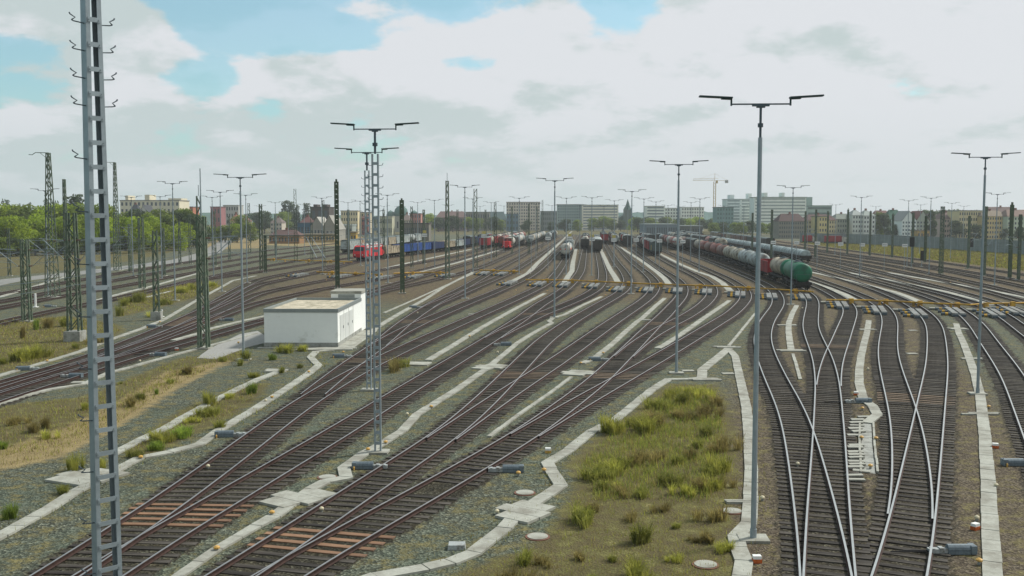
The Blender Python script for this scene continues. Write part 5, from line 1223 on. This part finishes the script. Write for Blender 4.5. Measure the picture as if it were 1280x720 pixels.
B('grey pink house left of the pinkish row', 1162,1180,266,530,'#a09c94',4,5,'pitched',14,'#76665e',ridge=4)
B('long pale yellow tenement at the right', 1199,1228,264,510,'#b9ad86',5,10,roofc='#a8a592')
B('deep yellow tenement row with brown roof', 1228,1262,263,505,'#b8a372',5,11,'pitched',14,'#8d7a5c',ridge=3)
B('brown roofed house on top of the ridge at the right', 1237,1278,258.5,620,'#8f7468',5,8,'pitched',14,'#6f4f46',ridge=4)
B('pale green tenement at the right frame edge', 1260,1296,262,500,'#aab39c',5,9,'pitched',14,'#8c6a58',ridge=3.5)
B('ochre ground floor shop building in front of the gabled tenements', 1147,1162,289,470,'#ad8c4a',1,4,roofc='#8c7a58',depth=8)
B('long low bluish warehouse behind the tank wagons', 808,847,281,560,'#6f7d82',1,18,roofc='#8d9897',depth=30,name='warehouse')
B('dark low shed right of the bluish warehouse', 846,878,283,560,'#5e625c',1,10,roofc='#87908c',depth=20,name='warehouse')
B('ochre block with rusty red roof left of the yard gate', 336,374,287.5,420,'#8a6a48',1,10,'pitched',10,'#6e4840',ridge=2.5,name='shed')
B('sand coloured low depot building behind the left fan', 374,418,293.5,440,'#a58e5e',1,12,roofc='#a3956f',depth=6,name='depot_building')
B('bright yellow site cabin behind the red locomotive', 438,445,291,380,'#b08f3a',1,2,roofc='#a0853c',depth=4,name='site_cabin')
B('pale storage hall with light roof on the left yard', 398,440,282,520,'#8d9690',1,10,roofc='#9aa6a2',depth=14,name='warehouse')
# church with spire, domed church, crane
def church():
    Y = 900; x, _, _ = atY(784.5, 270, Y); r = thing('church', 'dark church with tall pointed green spire on the horizon', 'church', (x, Y, 0)); dk = bcol('church', '#4d5a58'); sp = bcol('spire', '#39544f')
    mb = MB(); mb.box(-3.5,3.5,-3.5,3.5,0,18); mb.build('tower', dk, r)
    mb = MB(); mb.tube([(0,0,18),(0,0,21),(0,0,27.5)], [4.2,2.2,.15], 8); mb.build('spire', sp, r)
    for s in (-1, 1): mb = MB(); mb.tube([(s*3.2,-3.2,18),(s*3.2,-3.2,20.5)], [.8,.1], 6); mb.build('pinnacle', sp, r)
    mb = MB(); mb.box(-10,10,3.6,30,0,9); mb.build('nave', dk, r)
    mb = MB(); mb.v += [(-10.4,3.6,9),(10.4,3.6,9),(10.4,30,9),(-10.4,30,9),(0,3.6,15.5),(0,30,15.5)]; mb.f += [(0,4,5,3),(1,2,5,4),(0,1,4),(2,3,5)]; mb.m += [0]*4; mb.build('roof', sp, r)
church()
def dome():
    Y = 760; x, _, _ = atY(503, 270, Y); r = thing('domed_church', 'domed church with greenish roofs behind the blue wagons', 'church', (x, Y, 0)); w = bcol('domew', '#9a9a8e'); g = bcol('domeg', '#56716a')
    mb = MB(); mb.box(-8,8,-6,10,0,12); mb.build('wall', w, r)
    mb = MB(); mb.tube([(-1,0,12),(-1,0,14.5),(-1,0,17.5),(-1,0,19.6),(-1,0,20.4)], [5.4,5.4,4.6,2.6,.2], 18); mb.build('dome', g, r, smooth=True)
    for s in (-1, 1): mb = MB(); mb.tube([(s*9,0,0),(s*9,0,13),(s*9,0,15.2),(s*9,0,16.6)], [3.2,3.2,2.6,.2], 14); mb.build('side_dome', g, r)
    for j in range(5): mb = MB(); mb.box(-6.6+j*3,-5.4+j*3,-6.08,-6.003,3,8); mb.build('window', WIN, r)
dome()
B('dull blue green roofed hall at the left of the beige slab', 606,633,264.5,880,'#6f7c76',3,8,'pitched',20,'#3f6262',ridge=7)
def crane():
    Y = 880; x, _, z = atY(893.5, 227, Y); r = thing('tower_crane', 'yellowish tower crane on the horizon', 'crane', (x, Y, 0)); m = mat('crane_yellow', srgb('#b39a64'), .6, var=.1)
    H = z; mb = MB()
    for a in (-.9, .9):
        for b in (-.9, .9): mb.bar((a,b,0),(a,b,H),.28)
    k = 0
    while k*2.2 < H-2.2: s = 1 if k % 2 else -1; mb.bar((-s*.9,-.9,k*2.2),(s*.9,-.9,k*2.2+2.2),.18); k += 1
    mb.build('tower', m, r)
    x1 = atY(866, 226, Y)[0]-x; x2 = atY(910, 226, Y)[0]-x
    mb = MB(); mb.bar((x1,0,H+1),(x2,0,H+1),.25); mb.bar((x1,0,H+2.4),(3,0,H+3.0),.2); 
    for j in range(14): a = x1+(0-x1)*j/14; b = x1+(0-x1)*(j+1)/14; mb.bar((a,0,H+1),(b,0,H+2.6),.14)
    mb.build('jib', m, r)
    mb = MB(); mb.bar((0,0,H),(0,0,H+7),.25); mb.bar((0,0,H+7),(x1*.7,0,H+2.5),.1); mb.bar((0,0,H+7),(x2,0,H+1),.1); mb.build('top_frame', m, r)
    mb = MB(); mb.box(x2-2.5,x2,-1,1,H-1.2,H+1.2); mb.build('counterweight', CONC2, r)
    mb = MB(); mb.box(.8,2.4,-1.8,-.4,H-1.5,H+.8); mb.build('cab', m, r)
crane()
x, y = G(411, 330); 
# noise barrier on the right, low walls
def barrier(label, pts, H, m, n):
    q = gp(pts); r = thing('noise_barrier', label, 'wall', (q[0][0], q[0][1], 0)); o = Vector((q[0][0], q[0][1], 0)); 
    P = [Vector((a,b,0))-o for a, b in q]
    for a, b in zip(P[:-1], P[1:]):
        for k in range(n):
            u, v = a.lerp(b, k/n), a.lerp(b, (k+1)/n); mb = MB(); mb.bar(u+Vector((0,0,H/2)), v+Vector((0,0,H/2)), .12, H); mb.build('panel', m, r)
            mb = MB(); mb.bar(u, u+Vector((0,0,H+.1)), .2); mb.build('post', GALV, r)
barrier('long grey noise barrier with posts behind the right grass strip', [(1000,303),(1100,306.5),(1190,312.5),(1300,320)], 4.2, mat('barrier_grey', srgb('#7c8480'), .8, var=.2, scale=.35), 14)
# vehicles far off
def truck(label, px, py, col, L=7):
    x, y = G(px, py); r = thing('parked_truck', label, 'truck', (x, y, 0), 1.45)
    mb = MB(); mb.box(-1.2,1.2,-L/2+2.2,L/2,1.0,3.4); mb.build('cargo_box', P_[col], r)
    mb = MB(); mb.box(-1.15,1.15,-L/2,-L/2+2.0,.6,2.9,0,None,.92); mb.build('cab', P_['white'] if col == 'red' else P_[col], r)
    mb = MB(); mb.box(-1.0,1.0,-L/2-.012+.02,-L/2+.05,1.75,2.5); mb.build('windscreen', GLASS, r)
    mb = MB(); mb.box(-.5,.5,-L/2,L/2,.55,.98); mb.build('chassis', UNDER, r)
    for yy in (-L/2+1.0, L/2-1.4):
        for s in (-1, 1): mb = MB(); mb.tube([(s*.95,yy,.5),(s*1.2,yy,.5)], .5, 12); mb.build('wheel', BLACK, r)
truck('red truck with white cab parked before the noise barrier', 1044, 305, 'red', 9)
truck('dark red van parked before the noise barrier', 1012, 304, 'red', 6)
truck('white truck parked on the left yard by the sheds', 357, 296.5, 'white', 8)
def car(label, px, py, col):
    x, y = G(px, py); r = thing('parked_car', label, 'car', (x, y, 0), random.uniform(1.2, 1.8))
    mb = MB(); mb.box(-.85,.85,-2.1,2.1,.3,.85,0,None,.96); mb.build('body', P_[col], r)
    mb = MB(); mb.box(-.78,.78,-1.0,1.4,.85,1.42,0,None,.78); mb.build('glasshouse', GLASS, r)
    for yy in (-1.3, 1.3):
        for s in (-1, 1): mb = MB(); mb.tube([(s*.68,yy,.32),(s*.88,yy,.32)], .32, 10); mb.build('wheel', BLACK, r)
for i, (px, py, c) in enumerate([(384,297.5,'white'),(392,297,'dark'),(402,297.5,'dark'),(407,296.5,'red'),(412,298,'dark'),(421,298,'white'),(366,298.5,'dark')]): car('%s car parked by the depot, %s from the left' % ({'white':'white','dark':'dark','red':'red'}[c], ordw(i)), px, py, c)
# ---------------------------------------------------------------- trees and plants
LEAF_B = leafmat('leaf_bright', (.13,.19,.018), (.27,.36,.028), (.42,.50,.05), .3)
LEAF_M = leafmat('leaf_mid', (.09,.13,.024), (.16,.22,.036), (.24,.29,.05), .35)
LEAF_D = leafmat('leaf_dark', (.04,.062,.032), (.062,.092,.042), (.095,.13,.055), .35)
BARK = mat('bark', (.09,.075,.055), .95, var=.3, scale=3)
def crown_mesh(name, H, W, seed, m, kind='round', nleaf=2600, ls=.6):
    r = np.random.default_rng(seed); pts = []
    base = H*.06
    if kind == 'poplar': lobes = [(r.normal(0,W*.06), r.normal(0,W*.06), base+(H-base)*t, W*.5*(1-.75*abs(t-.4)**1.2)*r.uniform(.8,1.1), H*.12) for t in np.linspace(.05,.97,9)]
    else:
        lobes = []
        for _ in range(11):
            a = r.uniform(0, 2*math.pi); q = W*.5*math.sqrt(r.uniform(0, .55)); t = r.uniform(.1, .82)
            rad = W*r.uniform(.17,.30); lobes.append((q*math.cos(a)*(1-.45*t), q*math.sin(a)*(1-.45*t), base+(H-base)*t, rad, rad*r.uniform(.7,.95)))
        lobes.append((0,0,H*.84,W*.25,H*.15))
    lobes = np.array(lobes); wts = lobes[:,3]**2; wts /= wts.sum()
    idx = r.choice(len(lobes), nleaf, p=wts); L = lobes[idx]
    d = r.normal(size=(nleaf,3)); d /= np.linalg.norm(d, axis=1)[:,None]; rad = r.uniform(.45, 1.06, nleaf)**.6
    c = np.stack([L[:,0]+d[:,0]*L[:,3]*rad, L[:,1]+d[:,1]*L[:,3]*rad, L[:,2]+d[:,2]*L[:,4]*rad], -1)
    keep = c[:,2] < H; c = c[keep]; d = d[keep]; n = len(c)
    nm = d+r.normal(0,.7,(n,3)); nm /= np.linalg.norm(nm, axis=1)[:,None]
    t = np.cross(nm, r.normal(size=(n,3))); t /= np.linalg.norm(t, axis=1)[:,None]; b = np.cross(nm, t)
    s = ls*r.uniform(.5,1.25,n)[:,None]
    v = np.stack([c-t*s*.5, c-b*s*.32, c+t*s*.6, c+b*s*.36], 1).reshape(-1,3)
    me = bpy.data.meshes.new(name); me.from_pydata(v.tolist(), [], np.arange(4*n).reshape(-1,4).tolist()); me.materials.append(m); me.update(); return me
def trunk_mesh(H, W, seed):
    r = random.Random(seed); mb = MB(); mb.tube([(0,0,-.2),(r.uniform(-.1,.1),0,H*.25),(r.uniform(-.2,.2),r.uniform(-.2,.2),H*.55),(0,0,H*.85)], [W*.035,W*.026,W*.016,.03], 8)
    for k in range(6):
        a = r.uniform(0,6.28); z = H*r.uniform(.22,.6); q = W*r.uniform(.25,.38); mb.tube([(0,0,z),(q*.5*math.cos(a),q*.5*math.sin(a),z+H*.09),(q*math.cos(a),q*math.sin(a),z+H*.22)], [W*.013,W*.009,.02], 5)
    return mb.mesh('trunk', BARK)
TV = {}
def treekind(k):
    if k in TV: return TV[k]
    tint, shape, i = k.split('_'); m = {'b':LEAF_B,'m':LEAF_M,'d':LEAF_D}[tint]; s = int(i)
    if shape == 'r': TV[k] = (crown_mesh('crown', 10, 9, 100+s, m), trunk_mesh(10, 9, s))
    elif shape == 'o': TV[k] = (crown_mesh('crown', 10, 6.5, 140+s, m), trunk_mesh(10, 6.5, s))
    else: TV[k] = (crown_mesh('crown', 10, 2.4, 180+s, m, 'poplar', 1500, .45), trunk_mesh(10, 3, s))
    return TV[k]
def tree(label, px, ytop, ybase, kind, group, wide=1.0, name='tree', Y=None):
    if Y is None: x, Y = G(px, ybase)
    x, _, z = atY(px, ytop, Y); cr, tk_ = treekind(kind)
    r = thing(name, label, 'tree', (x, Y, 0), random.uniform(0, 6.28), group); s = z/10
    r.scale = (s*wide, s*wide, s); put('crown', cr, r); put('trunk', tk_, r); return r
rt = random.Random(11)
# left wood: front row, middle row, back row
LW = 'trees of the left wood'
row = []
for px in range(-30, 236, 13): row.append((px+rt.uniform(-4,4), 270+rt.uniform(-7,7)+max(0,(px-130)*.08), 318-px*.02+rt.uniform(-2,2), 'b_r_%d' % rt.randint(0,3), 1.0))
for i, (a, b, c, k, w) in enumerate(row): tree('bright green front tree of the left wood, %s from the left edge' % ordw(i), a, b, c, k, LW, 1.05)
row = []
for px in range(-24, 132, 14): row.append((px+rt.uniform(-4,4), 256+rt.uniform(-4,6), 309+rt.uniform(-1,2), ('b_r_%d','m_r_%d','b_o_%d')[rt.randint(0,2)] % rt.randint(0,2)))
for px in range(134, 250, 12): row.append((px+rt.uniform(-3,3), 263+rt.uniform(-4,6)-(4 if px < 190 and px > 165 else 0), 309+rt.uniform(-1,2), ('m_r_%d','d_r_%d','m_o_%d')[rt.randint(0,2)] % rt.randint(0,2)))
for i, (a, b, c, k) in enumerate(row): tree('taller second-row tree of the left wood, %s from the left edge' % ordw(i), a, b, c, k, LW, 1.05)
for i, (px, yt) in enumerate([(4,248),(9,249),(24,254),(30,255),(37,252.5),(45,257),(50,256),(57,249),(70,250)]): tree('pointed dark poplar above the left wood, %s from the left edge' % ordw(i), px, yt+1, 303, 'd_p_%d' % (i % 2), LW, .55)
tree('tall dark poplar left of the big steel mast', 90, 246, 305, 'd_p_0', LW, 1.8); tree('taller pointed poplar hard beside the big steel mast', 96.5, 243, 305, 'd_p_1', LW, 1.3)
tree('reddish leaning tree beside the big steel mast', 97, 258, 306, 'm_o_1', LW, .8)
for i, (px, yt) in enumerate([(238,274),(252,280),(266,283),(281,281),(296,279),(313,277),(246,287),(274,290)]): tree('small bright tree scattered right of the left wood, %s from the left' % ordw(i), px, yt, 303, ('b_r_%d','m_r_%d')[i % 2] % (i % 3), 'small trees right of the left wood', 1.2)
for i, px in enumerate(range(-20, 150, 11)): tree('low dark shrub at the foot of the left wood, %s from the left' % ordw(i), px+rt.uniform(-3,3), 299+rt.uniform(-3,4), 321-px*.03, ('m_r_%d','d_r_%d')[i % 3 == 0] % (i % 2), 'shrubs at the foot of the left wood', 1.7, 'shrub')
# mid distance, left half
ML = 'trees between the town and the left yard'
for i, (px, yt, yb_, k, w, lab) in enumerate([(330,263,292,'d_r_0',1.3,'rounded dark tree left of the poplars'),(322,265,292,'d_r_1',1.2,'rounded dark tree at the left post'),(357,251,290,'d_p_0',1.7,'dark poplar left of the slim dark mast'),(364,252,290,'d_p_1',1.2,'narrow poplar right next to the first poplar'),(371,256,290,'d_p_0',1.2,'third poplar hidden by the dark mast'),(383,254,290,'d_p_1',1.5,'poplar left of the dark silo building'),(354,264,291,'m_r_1',1.3,'green bushy tree below the poplars'),(302,268,300,'m_r_0',1.1,'green tree beside the orange roofs'),(290,283,303,'m_r_2',1.6,'low wide tree on the sandy yard'),(246,268,300,'b_r_1',1.1,'bright tree at the end of the left wood'),(450,270,291,'d_o_0',1.0,'dark oval tree before the stepped block'),(466,272,291,'d_r_2',1.0,'dark round tree behind the twin lamps'),(434,270,292,'d_o_1',1.0,'dark tree before the beige block'),(487,271,290,'m_r_1',1.2,'tree before the yellowish hall'),(538,266,290,'b_r_2',.9,'light green tree right of the brick house'),(548,271,290,'d_r_0',1.4,'dark tree group below the red roofed hall'),(566,269,290,'d_r_1',1.4,'second dark tree below the red roofed hall'),(585,271,290,'m_r_0',1.3,'green tree right of the spiked mast'),(598,272,290,'m_r_1',1.3,'green tree left of the thin mast'),(618,270,290,'d_r_2',1.2,'dark tree below the green roofed hall'),(626,274,290,'m_r_2',1.1,'small tree left of the beige slab'),(658,275,291,'d_r_1',1.2,'dark tree before the beige slab'),(690,277,291,'d_r_0',1.2,'dark tree before the grey block'),(706,273,290,'d_r_1',1.3,'dark tree before the striped slab'),(722,274,290,'m_r_2',1.2,'tree before the striped slab, right one'),(742,272,289,'m_r_1',1.3,'round green tree before the pale slab'),(754,270,289,'m_r_0',1.5,'broad green tree before the pale slab'),(765,273,289,'m_r_2',1.2,'green tree at the right end of the pale slab'),(776,275,289,'d_r_0',1.2,'dark tree left of the church')]):
    tree(lab, px, yt, yb_, k, ML, w)
MR = 'trees in front of the town on the right'
row = [(px+rt.uniform(-3,3), 272+rt.uniform(-2,2.5), 289.5+rt.uniform(-.5,1), rt.choice(['m_r_0','m_r_1','d_r_0','d_r_1','b_r_2'])) for px in range(790, 900, 9)]
for i, (a, b, c, k) in enumerate(row): tree('green tree in the belt behind the tank wagons, %s from the left' % ordw(i), a, b, c, k, MR, 1.3)
row = [(px+rt.uniform(-3,3), 276+rt.uniform(-2,3), 294+rt.uniform(-.5,1), rt.choice(['m_r_0','d_r_1','d_r_0','m_r_2'])) for px in range(892, 1010, 12)]
for i, (a, b, c, k) in enumerate(row): tree('green tree before the tall pale blocks, %s from the left' % ordw(i), a, b, c, k, MR, 1.3)
for i, (px, yt, yb_, k, w, lab) in enumerate([(1098,264,297,'m_o_1',1.0,'ivy green tree left of the green sheet roof'),(1106,266,297,'d_o_0',1.0,'dark ivy tree beside the green sheet roof'),(1196,275,299,'d_r_1',1.1,'dark round tree before the pinkish row'),(1182,278,298,'d_r_0',1.0,'dark tree left of the pinkish row'),(1220,280,300,'d_r_2',1.2,'dark spreading tree before the yellow tenement'),(1257,285,300,'d_r_1',1.0,'small dark tree before the yellow row'),(1165,262,300,'d_o_1',.6,'dark tree behind the gabled tenements'),(1221,262,290,'d_r_0',1.0,'tree top above the yellow roofs'),(1072,278,297,'d_o_1',.8,'dark tree before the pale tenement'),(1050,279,297,'d_r_2',.9,'dark tree before the grey green row'),(1120,280,299,'d_r_0',.9,'bushy tree below the green roof'),(1275,283,303,'d_r_1',1.0,'dark tree at the right frame edge')]):
    tree(lab, px, yt, yb_, k, MR, w)
for i, px in enumerate(range(1160, 1216, 7)): tree('distant tree on the ridge behind the right tenements, %s from the left' % ordw(i), px, 262.5+rt.uniform(-1.5,1.5), 290, rt.choice(['d_r_0','d_r_1']), MR, 1.4, Y=640)
mb = MB()
# far wooded rise behind everything
def hill(label, x0, x1, ytop, Y, hexc):
    X0 = atY(x0, ytop, Y)[0]; X1 = atY(x1, ytop, Y)[0]; Z = atY(640, ytop, Y)[2]; mb = MB(); n = 60; r2 = random.Random(int(x0))
    top = [(X0+(X1-X0)*k/n, Z*(.72+.28*math.sin(math.pi*k/n))*r2.uniform(.9,1.02)) for k in range(n+1)]
    k0 = len(mb.v)
    for x, z in top: mb.v += [(x, Y, -1), (x, Y+30, z), (x, Y+300, z*.5), (x, Y+420, -1)]
    for k in range(n):
        a = k0+4*k
        for j in range(3): mb.f.append((a+j, a+4+j, a+5+j, a+1+j)); mb.m.append(0)
    o = mb.build('hill', mat('far_wood_'+hexc.strip('#'), srgb(hexc), .95, var=.25, scale=.06)); tag(o, label, kind='structure')
hill('low wooded rise on the horizon behind the church', 700, 1000, 263.5, 1500, '#4d6a63')
hill('low wooded rise on the left horizon', -200, 480, 265, 1500, '#4d6a60')
hill('wooded ridge behind the right tenements', 1060, 1500, 262.5, 1300, '#4a5f50')
hill('faint long rise in the middle of the horizon', 430, 800, 267, 1600, '#56736d')
# ---------------------------------------------------------------- bushes, grass
BUSH_G = leafmat('bush_green', (.14,.155,.03), (.24,.25,.05), (.35,.34,.09), 3.0, .15)
BUSH_Y = leafmat('bush_yellow', (.20,.205,.04), (.34,.35,.06), (.48,.45,.11), 3.0, .15)
BUSH_O = leafmat('bush_olive', (.14,.12,.042), (.25,.205,.07), (.36,.31,.11), 3.0, .15)
BUSH_B = leafmat('bush_bright', (.13,.19,.028), (.22,.30,.045), (.33,.41,.075), 3.0, .12)
def bush_mesh(seed, m, n=300, h=1.0, w=1.0):
    """a ragged weed: thin leaning stalks of very different length, side twigs, small seed heads and leaves"""
    r = np.random.default_rng(seed); V = []; Fc = []
    nc = 5; cx = r.normal(0, .16*w, nc); cy = r.normal(0, .16*w, nc); ch = r.uniform(.55, 1.0, nc)
    for k in range(n):
        c = r.integers(nc); a = r.uniform(0, 6.283); q = abs(r.normal(0, .09))*w
        bx, by = cx[c]+q*math.cos(a), cy[c]+q*math.sin(a); hh = h*ch[c]*r.uniform(.3, 1.0)**.8; ln = hh*r.uniform(.08, .6); a2 = a+r.normal(0, .6)
        wd = r.uniform(.006, .015); sx, sy = -math.sin(a2)*wd, math.cos(a2)*wd
        mx, my, mz = bx+ln*.4*math.cos(a2), by+ln*.4*math.sin(a2), hh*.6; tx, ty, tz = bx+ln*math.cos(a2), by+ln*math.sin(a2), hh*r.uniform(.85, 1.0)
        b = len(V); V += [(bx-sx,by-sy,0),(bx+sx,by+sy,0),(mx+sx,my+sy,mz),(mx-sx,my-sy,mz),(tx,ty,tz)]; Fc += [(b,b+1,b+2,b+3),(b+3,b+2,b+4)]
        for _ in range(r.integers(1, 4)):
            t = r.uniform(.35, 1.0); px_, py_, pz = bx+(tx-bx)*t, by+(ty-by)*t, hh*t*.95; d = r.normal(size=3); d /= np.linalg.norm(d); d[2] = abs(d[2])*.6; s = r.uniform(.025, .07); e = np.cross(d, r.normal(size=3)); e /= np.linalg.norm(e); e *= s*.28
            b = len(V); V += [(px_,py_,pz),(px_+d[0]*s*.5+e[0],py_+d[1]*s*.5+e[1],pz+d[2]*s*.5+e[2]),(px_+d[0]*s,py_+d[1]*s,pz+d[2]*s),(px_+d[0]*s*.5-e[0],py_+d[1]*s*.5-e[1],pz+d[2]*s*.5-e[2])]; Fc.append((b,b+1,b+2,b+3))
    me = bpy.data.meshes.new('foliage'); me.from_pydata([tuple(map(float, p)) for p in V], [], Fc); me.materials.append(m); me.update(); return me
BM = {'g': [bush_mesh(1, BUSH_G), bush_mesh(2, BUSH_G, 420, 1, 1.3)], 'y': [bush_mesh(3, BUSH_Y), bush_mesh(4, BUSH_Y, 420, 1, 1.4)], 'o': [bush_mesh(5, BUSH_O), bush_mesh(6, BUSH_O, 360, 1, 1.3)], 'b': [bush_mesh(7, BUSH_B), bush_mesh(8, BUSH_B, 440, 1, 1.2)]}
BN = {'g':'green','y':'yellow green','o':'olive brown','b':'bright green'}
nb_ = {}
def bush(px, py, wpx, hpx, k, where, group):
    x, y = G(px, py); s = F/y; W = min(wpx*1.1, hpx*2.1)/s; H = hpx/s*1.3
    nb_[where, k] = nb_.get((where, k), 0)+1
    o = put('bush', rt.choice(BM[k]), None, (x, y, -.02), rt.uniform(0, 6.28), (W/1.15, W/1.15, H))
    tag(o, '%s weed bush %s, %s from the top' % (BN[k], where, ordw(nb_[where, k]-1)), 'bush', group); return o
ISL = 'weed bushes on the foreground island'
BI = [(838,498,20,16,'y'),(852,505,26,20,'g'),(870,494,30,14,'y'),(885,500,28,18,'y'),(895,508,24,16,'o'),(826,512,34,18,'g'),(803,540,40,22,'y'),(815,532,30,20,'o'),(765,541,30,24,'y'),(882,520,30,18,'o'),(862,524,26,12,'o'),(845,522,22,12,'o'),(790,532,30,14,'g'),(884,545,34,16,'g'),(872,560,24,14,'g'),(905,562,30,22,'o'),(893,566,24,14,'o'),(900,590,34,26,'y'),(888,594,26,18,'g'),(862,572,26,14,'o'),(846,580,24,14,'g'),(820,575,24,14,'o'),(799,580,30,22,'o'),(775,585,40,20,'g'),(762,592,34,18,'y'),(745,600,40,22,'g'),(752,612,26,14,'g'),(768,610,24,12,'y'),(836,606,30,20,'g'),(855,618,30,18,'y'),(872,612,40,18,'o'),(890,612,30,22,'y'),(902,608,24,16,'o'),(803,620,30,14,'g'),(780,618,26,14,'o'),(830,640,26,12,'o'),(892,652,34,20,'o'),(728,655,40,28,'g'),(738,640,26,14,'o'),(800,678,40,30,'g'),(785,650,26,12,'o'),(655,705,36,22,'g'),(680,705,24,14,'o'),(726,700,22,12,'o'),(800,724,44,24,'y'),(845,702,24,12,'y'),(886,678,26,16,'o'),(907,690,24,14,'y'),(640,726,40,20,'o'),(742,730,30,14,'g'),(765,702,22,10,'g'),(845,660,20,9,'g'),(868,678,22,9,'o')]
for b in sorted(BI, key=lambda q: q[1]): bush(*b, 'on the foreground island', ISL)
BL = [(497,464,24,18,'o'),(500,459,20,14,'g'),(341,450,16,11,'b'),(356,441,26,12,'y'),(378,439,14,9,'y'),(300,457,14,10,'g'),(308,450,20,16,'g'),(279,452,12,8,'g'),(232,468,18,12,'o'),(213,479,18,7,'g'),(196,493,10,10,'b'),(165,508,22,14,'o'),(175,500,20,12,'g'),(314,492,22,18,'b'),(262,506,16,18,'y'),(258,520,26,16,'g'),(275,536,22,14,'g'),(222,545,34,18,'b'),(202,552,34,16,'y'),(188,562,26,14,'b'),(170,572,24,12,'g'),(93,588,22,26,'y'),(125,585,16,16,'y'),(80,617,26,14,'g'),(12,648,30,24,'b'),(20,452,22,16,'g'),(36,450,36,18,'y'),(52,446,24,14,'y'),(5,455,24,10,'g'),(45,412,14,18,'b'),(58,410,16,16,'o'),(80,408,20,14,'g'),(28,423,8,18,'o'),(150,395,9,17,'g'),(155,382,22,12,'g'),(173,378,14,17,'m'),(162,378,14,8,'g'),(205,381,20,10,'g'),(228,366,16,9,'y'),(240,362,12,8,'y'),(265,358,20,8,'y'),(190,396,18,8,'y'),(105,512,12,10,'y'),(150,480,12,4,'g'),(40,540,30,14,'o'),(20,530,26,12,'o'),(55,535,20,16,'o'),(60,548,24,12,'y'),(5,560,20,14,'b'),(130,462,10,4,'g'),(317,472,14,8,'y'),(352,466,14,9,'g'),(375,460,12,7,'g'),(120,430,22,9,'o'),(95,436,16,9,'g'),(285,498,16,8,'y'),(240,528,18,10,'y')]
for b in sorted(BL, key=lambda q: q[1]): bush(b[0], b[1], b[2], b[3], 'g' if b[4] == 'm' else b[4], 'on the ballast left of the middle', 'weed bushes on the left ballast')
# dead reddish bush near the left mast
x, y = G(28.5, 423); 
def scatter(name, label, polys, dens, hmin, hmax, mats, wd=.010, clump=True, seed=3):
    """short blades as one mass of ground cover"""
    r = np.random.default_rng(seed); V = []; Fc = []; MI = []
    for poly, dn in polys:
        xs = [p[0] for p in poly]; ys = [p[1] for p in poly]; A = (max(xs)-min(xs))*(max(ys)-min(ys)); n = int(min(A*dn*dens, 70000))
        x = r.uniform(min(xs), max(xs), n); y = r.uniform(min(ys), max(ys), n); k = poly_mask(x, y, poly)
        if clump:
            f = np.sin(x*1.3+.7*np.sin(y*.9))*np.sin(y*1.1+.8*np.sin(x*.7))+.6*np.sin(x*3.1+1)*np.sin(y*2.7); k &= r.uniform(-1.3, 1.1, n) < f
        x, y = x[k], y[k]; n = len(x)
        if not n: continue
        a = r.uniform(0, 6.28, n); h = r.uniform(hmin, hmax, n)*(.6+.4*r.uniform(size=n)); l = h*r.uniform(.2, .8, n); w = wd*r.uniform(.7, 1.6, n)*np.clip(y/45, 1, 4)
        p0 = np.stack([x-w*np.sin(a), y+w*np.cos(a), 0*x-.01], -1); p1 = np.stack([x+w*np.sin(a), y-w*np.cos(a), 0*x-.01], -1); p2 = np.stack([x+l*np.cos(a), y+l*np.sin(a), h], -1)
        k0 = len(V); V += np.stack([p0,p1,p2], 1).reshape(-1,3).tolist(); Fc += (np.arange(3*n).reshape(-1,3)+k0).tolist(); MI += r.integers(0, len(mats), n).tolist()
    me = bpy.data.meshes.new(name); me.from_pydata(V, [], Fc)
    for m in mats: me.materials.append(m)
    me.polygons.foreach_set('material_index', MI); me.update(); o = bpy.data.objects.new(name, me); COL.objects.link(o); tag(o, label, kind='stuff'); return o
scatter('grass', 'thin grass and weeds over the foreground island', [(ZONES['island'], 80)], 1.0, .05, .22, [BUSH_O, BUSH_O, BUSH_Y, BUSH_G])
scatter('grass', 'tall yellow green grass in the upper part of the foreground island', [(gp([(845,487),(888,490),(906,540),(908,600),(880,630),(800,622),(742,628),(737,602),(728,582),(748,557),(790,529)]), 170)], 1.0, .18, .55, [BUSH_G, BUSH_Y, BUSH_B, BUSH_O], seed=9)
scatter('grass', 'dry grass strips on the left ballast', [(ZONES['left_a'], 60),(SAND['sand_left'], 95),(ZONES['left_b'], 50),(ZONES['left_c'], 40),(ZONES['left_d'], 70)], 1.0, .08, .32, [BUSH_O, BUSH_G, BUSH_Y, mat('dry_grass', (.26,.19,.10), .9, var=.3, scale=2)], seed=5)
scatter('grass', 'yellow green grass strip before the noise barrier', [(ZONES['grass_right'], 6)], 1.0, .2, .6, [BUSH_Y, BUSH_G, BUSH_O, BUSH_O], .05, False, seed=6)
def along(pts, w):
    q = gp(pts); out = []
    for (ax, ay), (bx, by) in zip(q[:-1], q[1:]):
        d = math.hypot(bx-ax, by-ay); nx, ny = (by-ay)/d*w, -(bx-ax)/d*w; out.append([(ax-nx,ay-ny),(ax+nx,ay+ny),(bx+nx,by+ny),(bx-nx,by-ny)])
    return out
WD = []
for pts in ([(354,463),(320,476),(265,503),(205,537),(140,569)], [(250,556),(175,573),(140,592),(60,638),(0,671)], [(740,540),(684,580),(701,608),(662,634),(592,692),(532,711)], [(936,540),(938,630),(920,672),(927,722)], [(395,440),(398,457),(340,498),(270,541)]): WD += [(p, 16) for p in along(pts, .75)]
scatter('weeds', 'sparse weeds growing along the edges of the concrete ducts', WD, 1.0, .05, .28, [BUSH_G, BUSH_O, BUSH_Y], .012, True, seed=12)
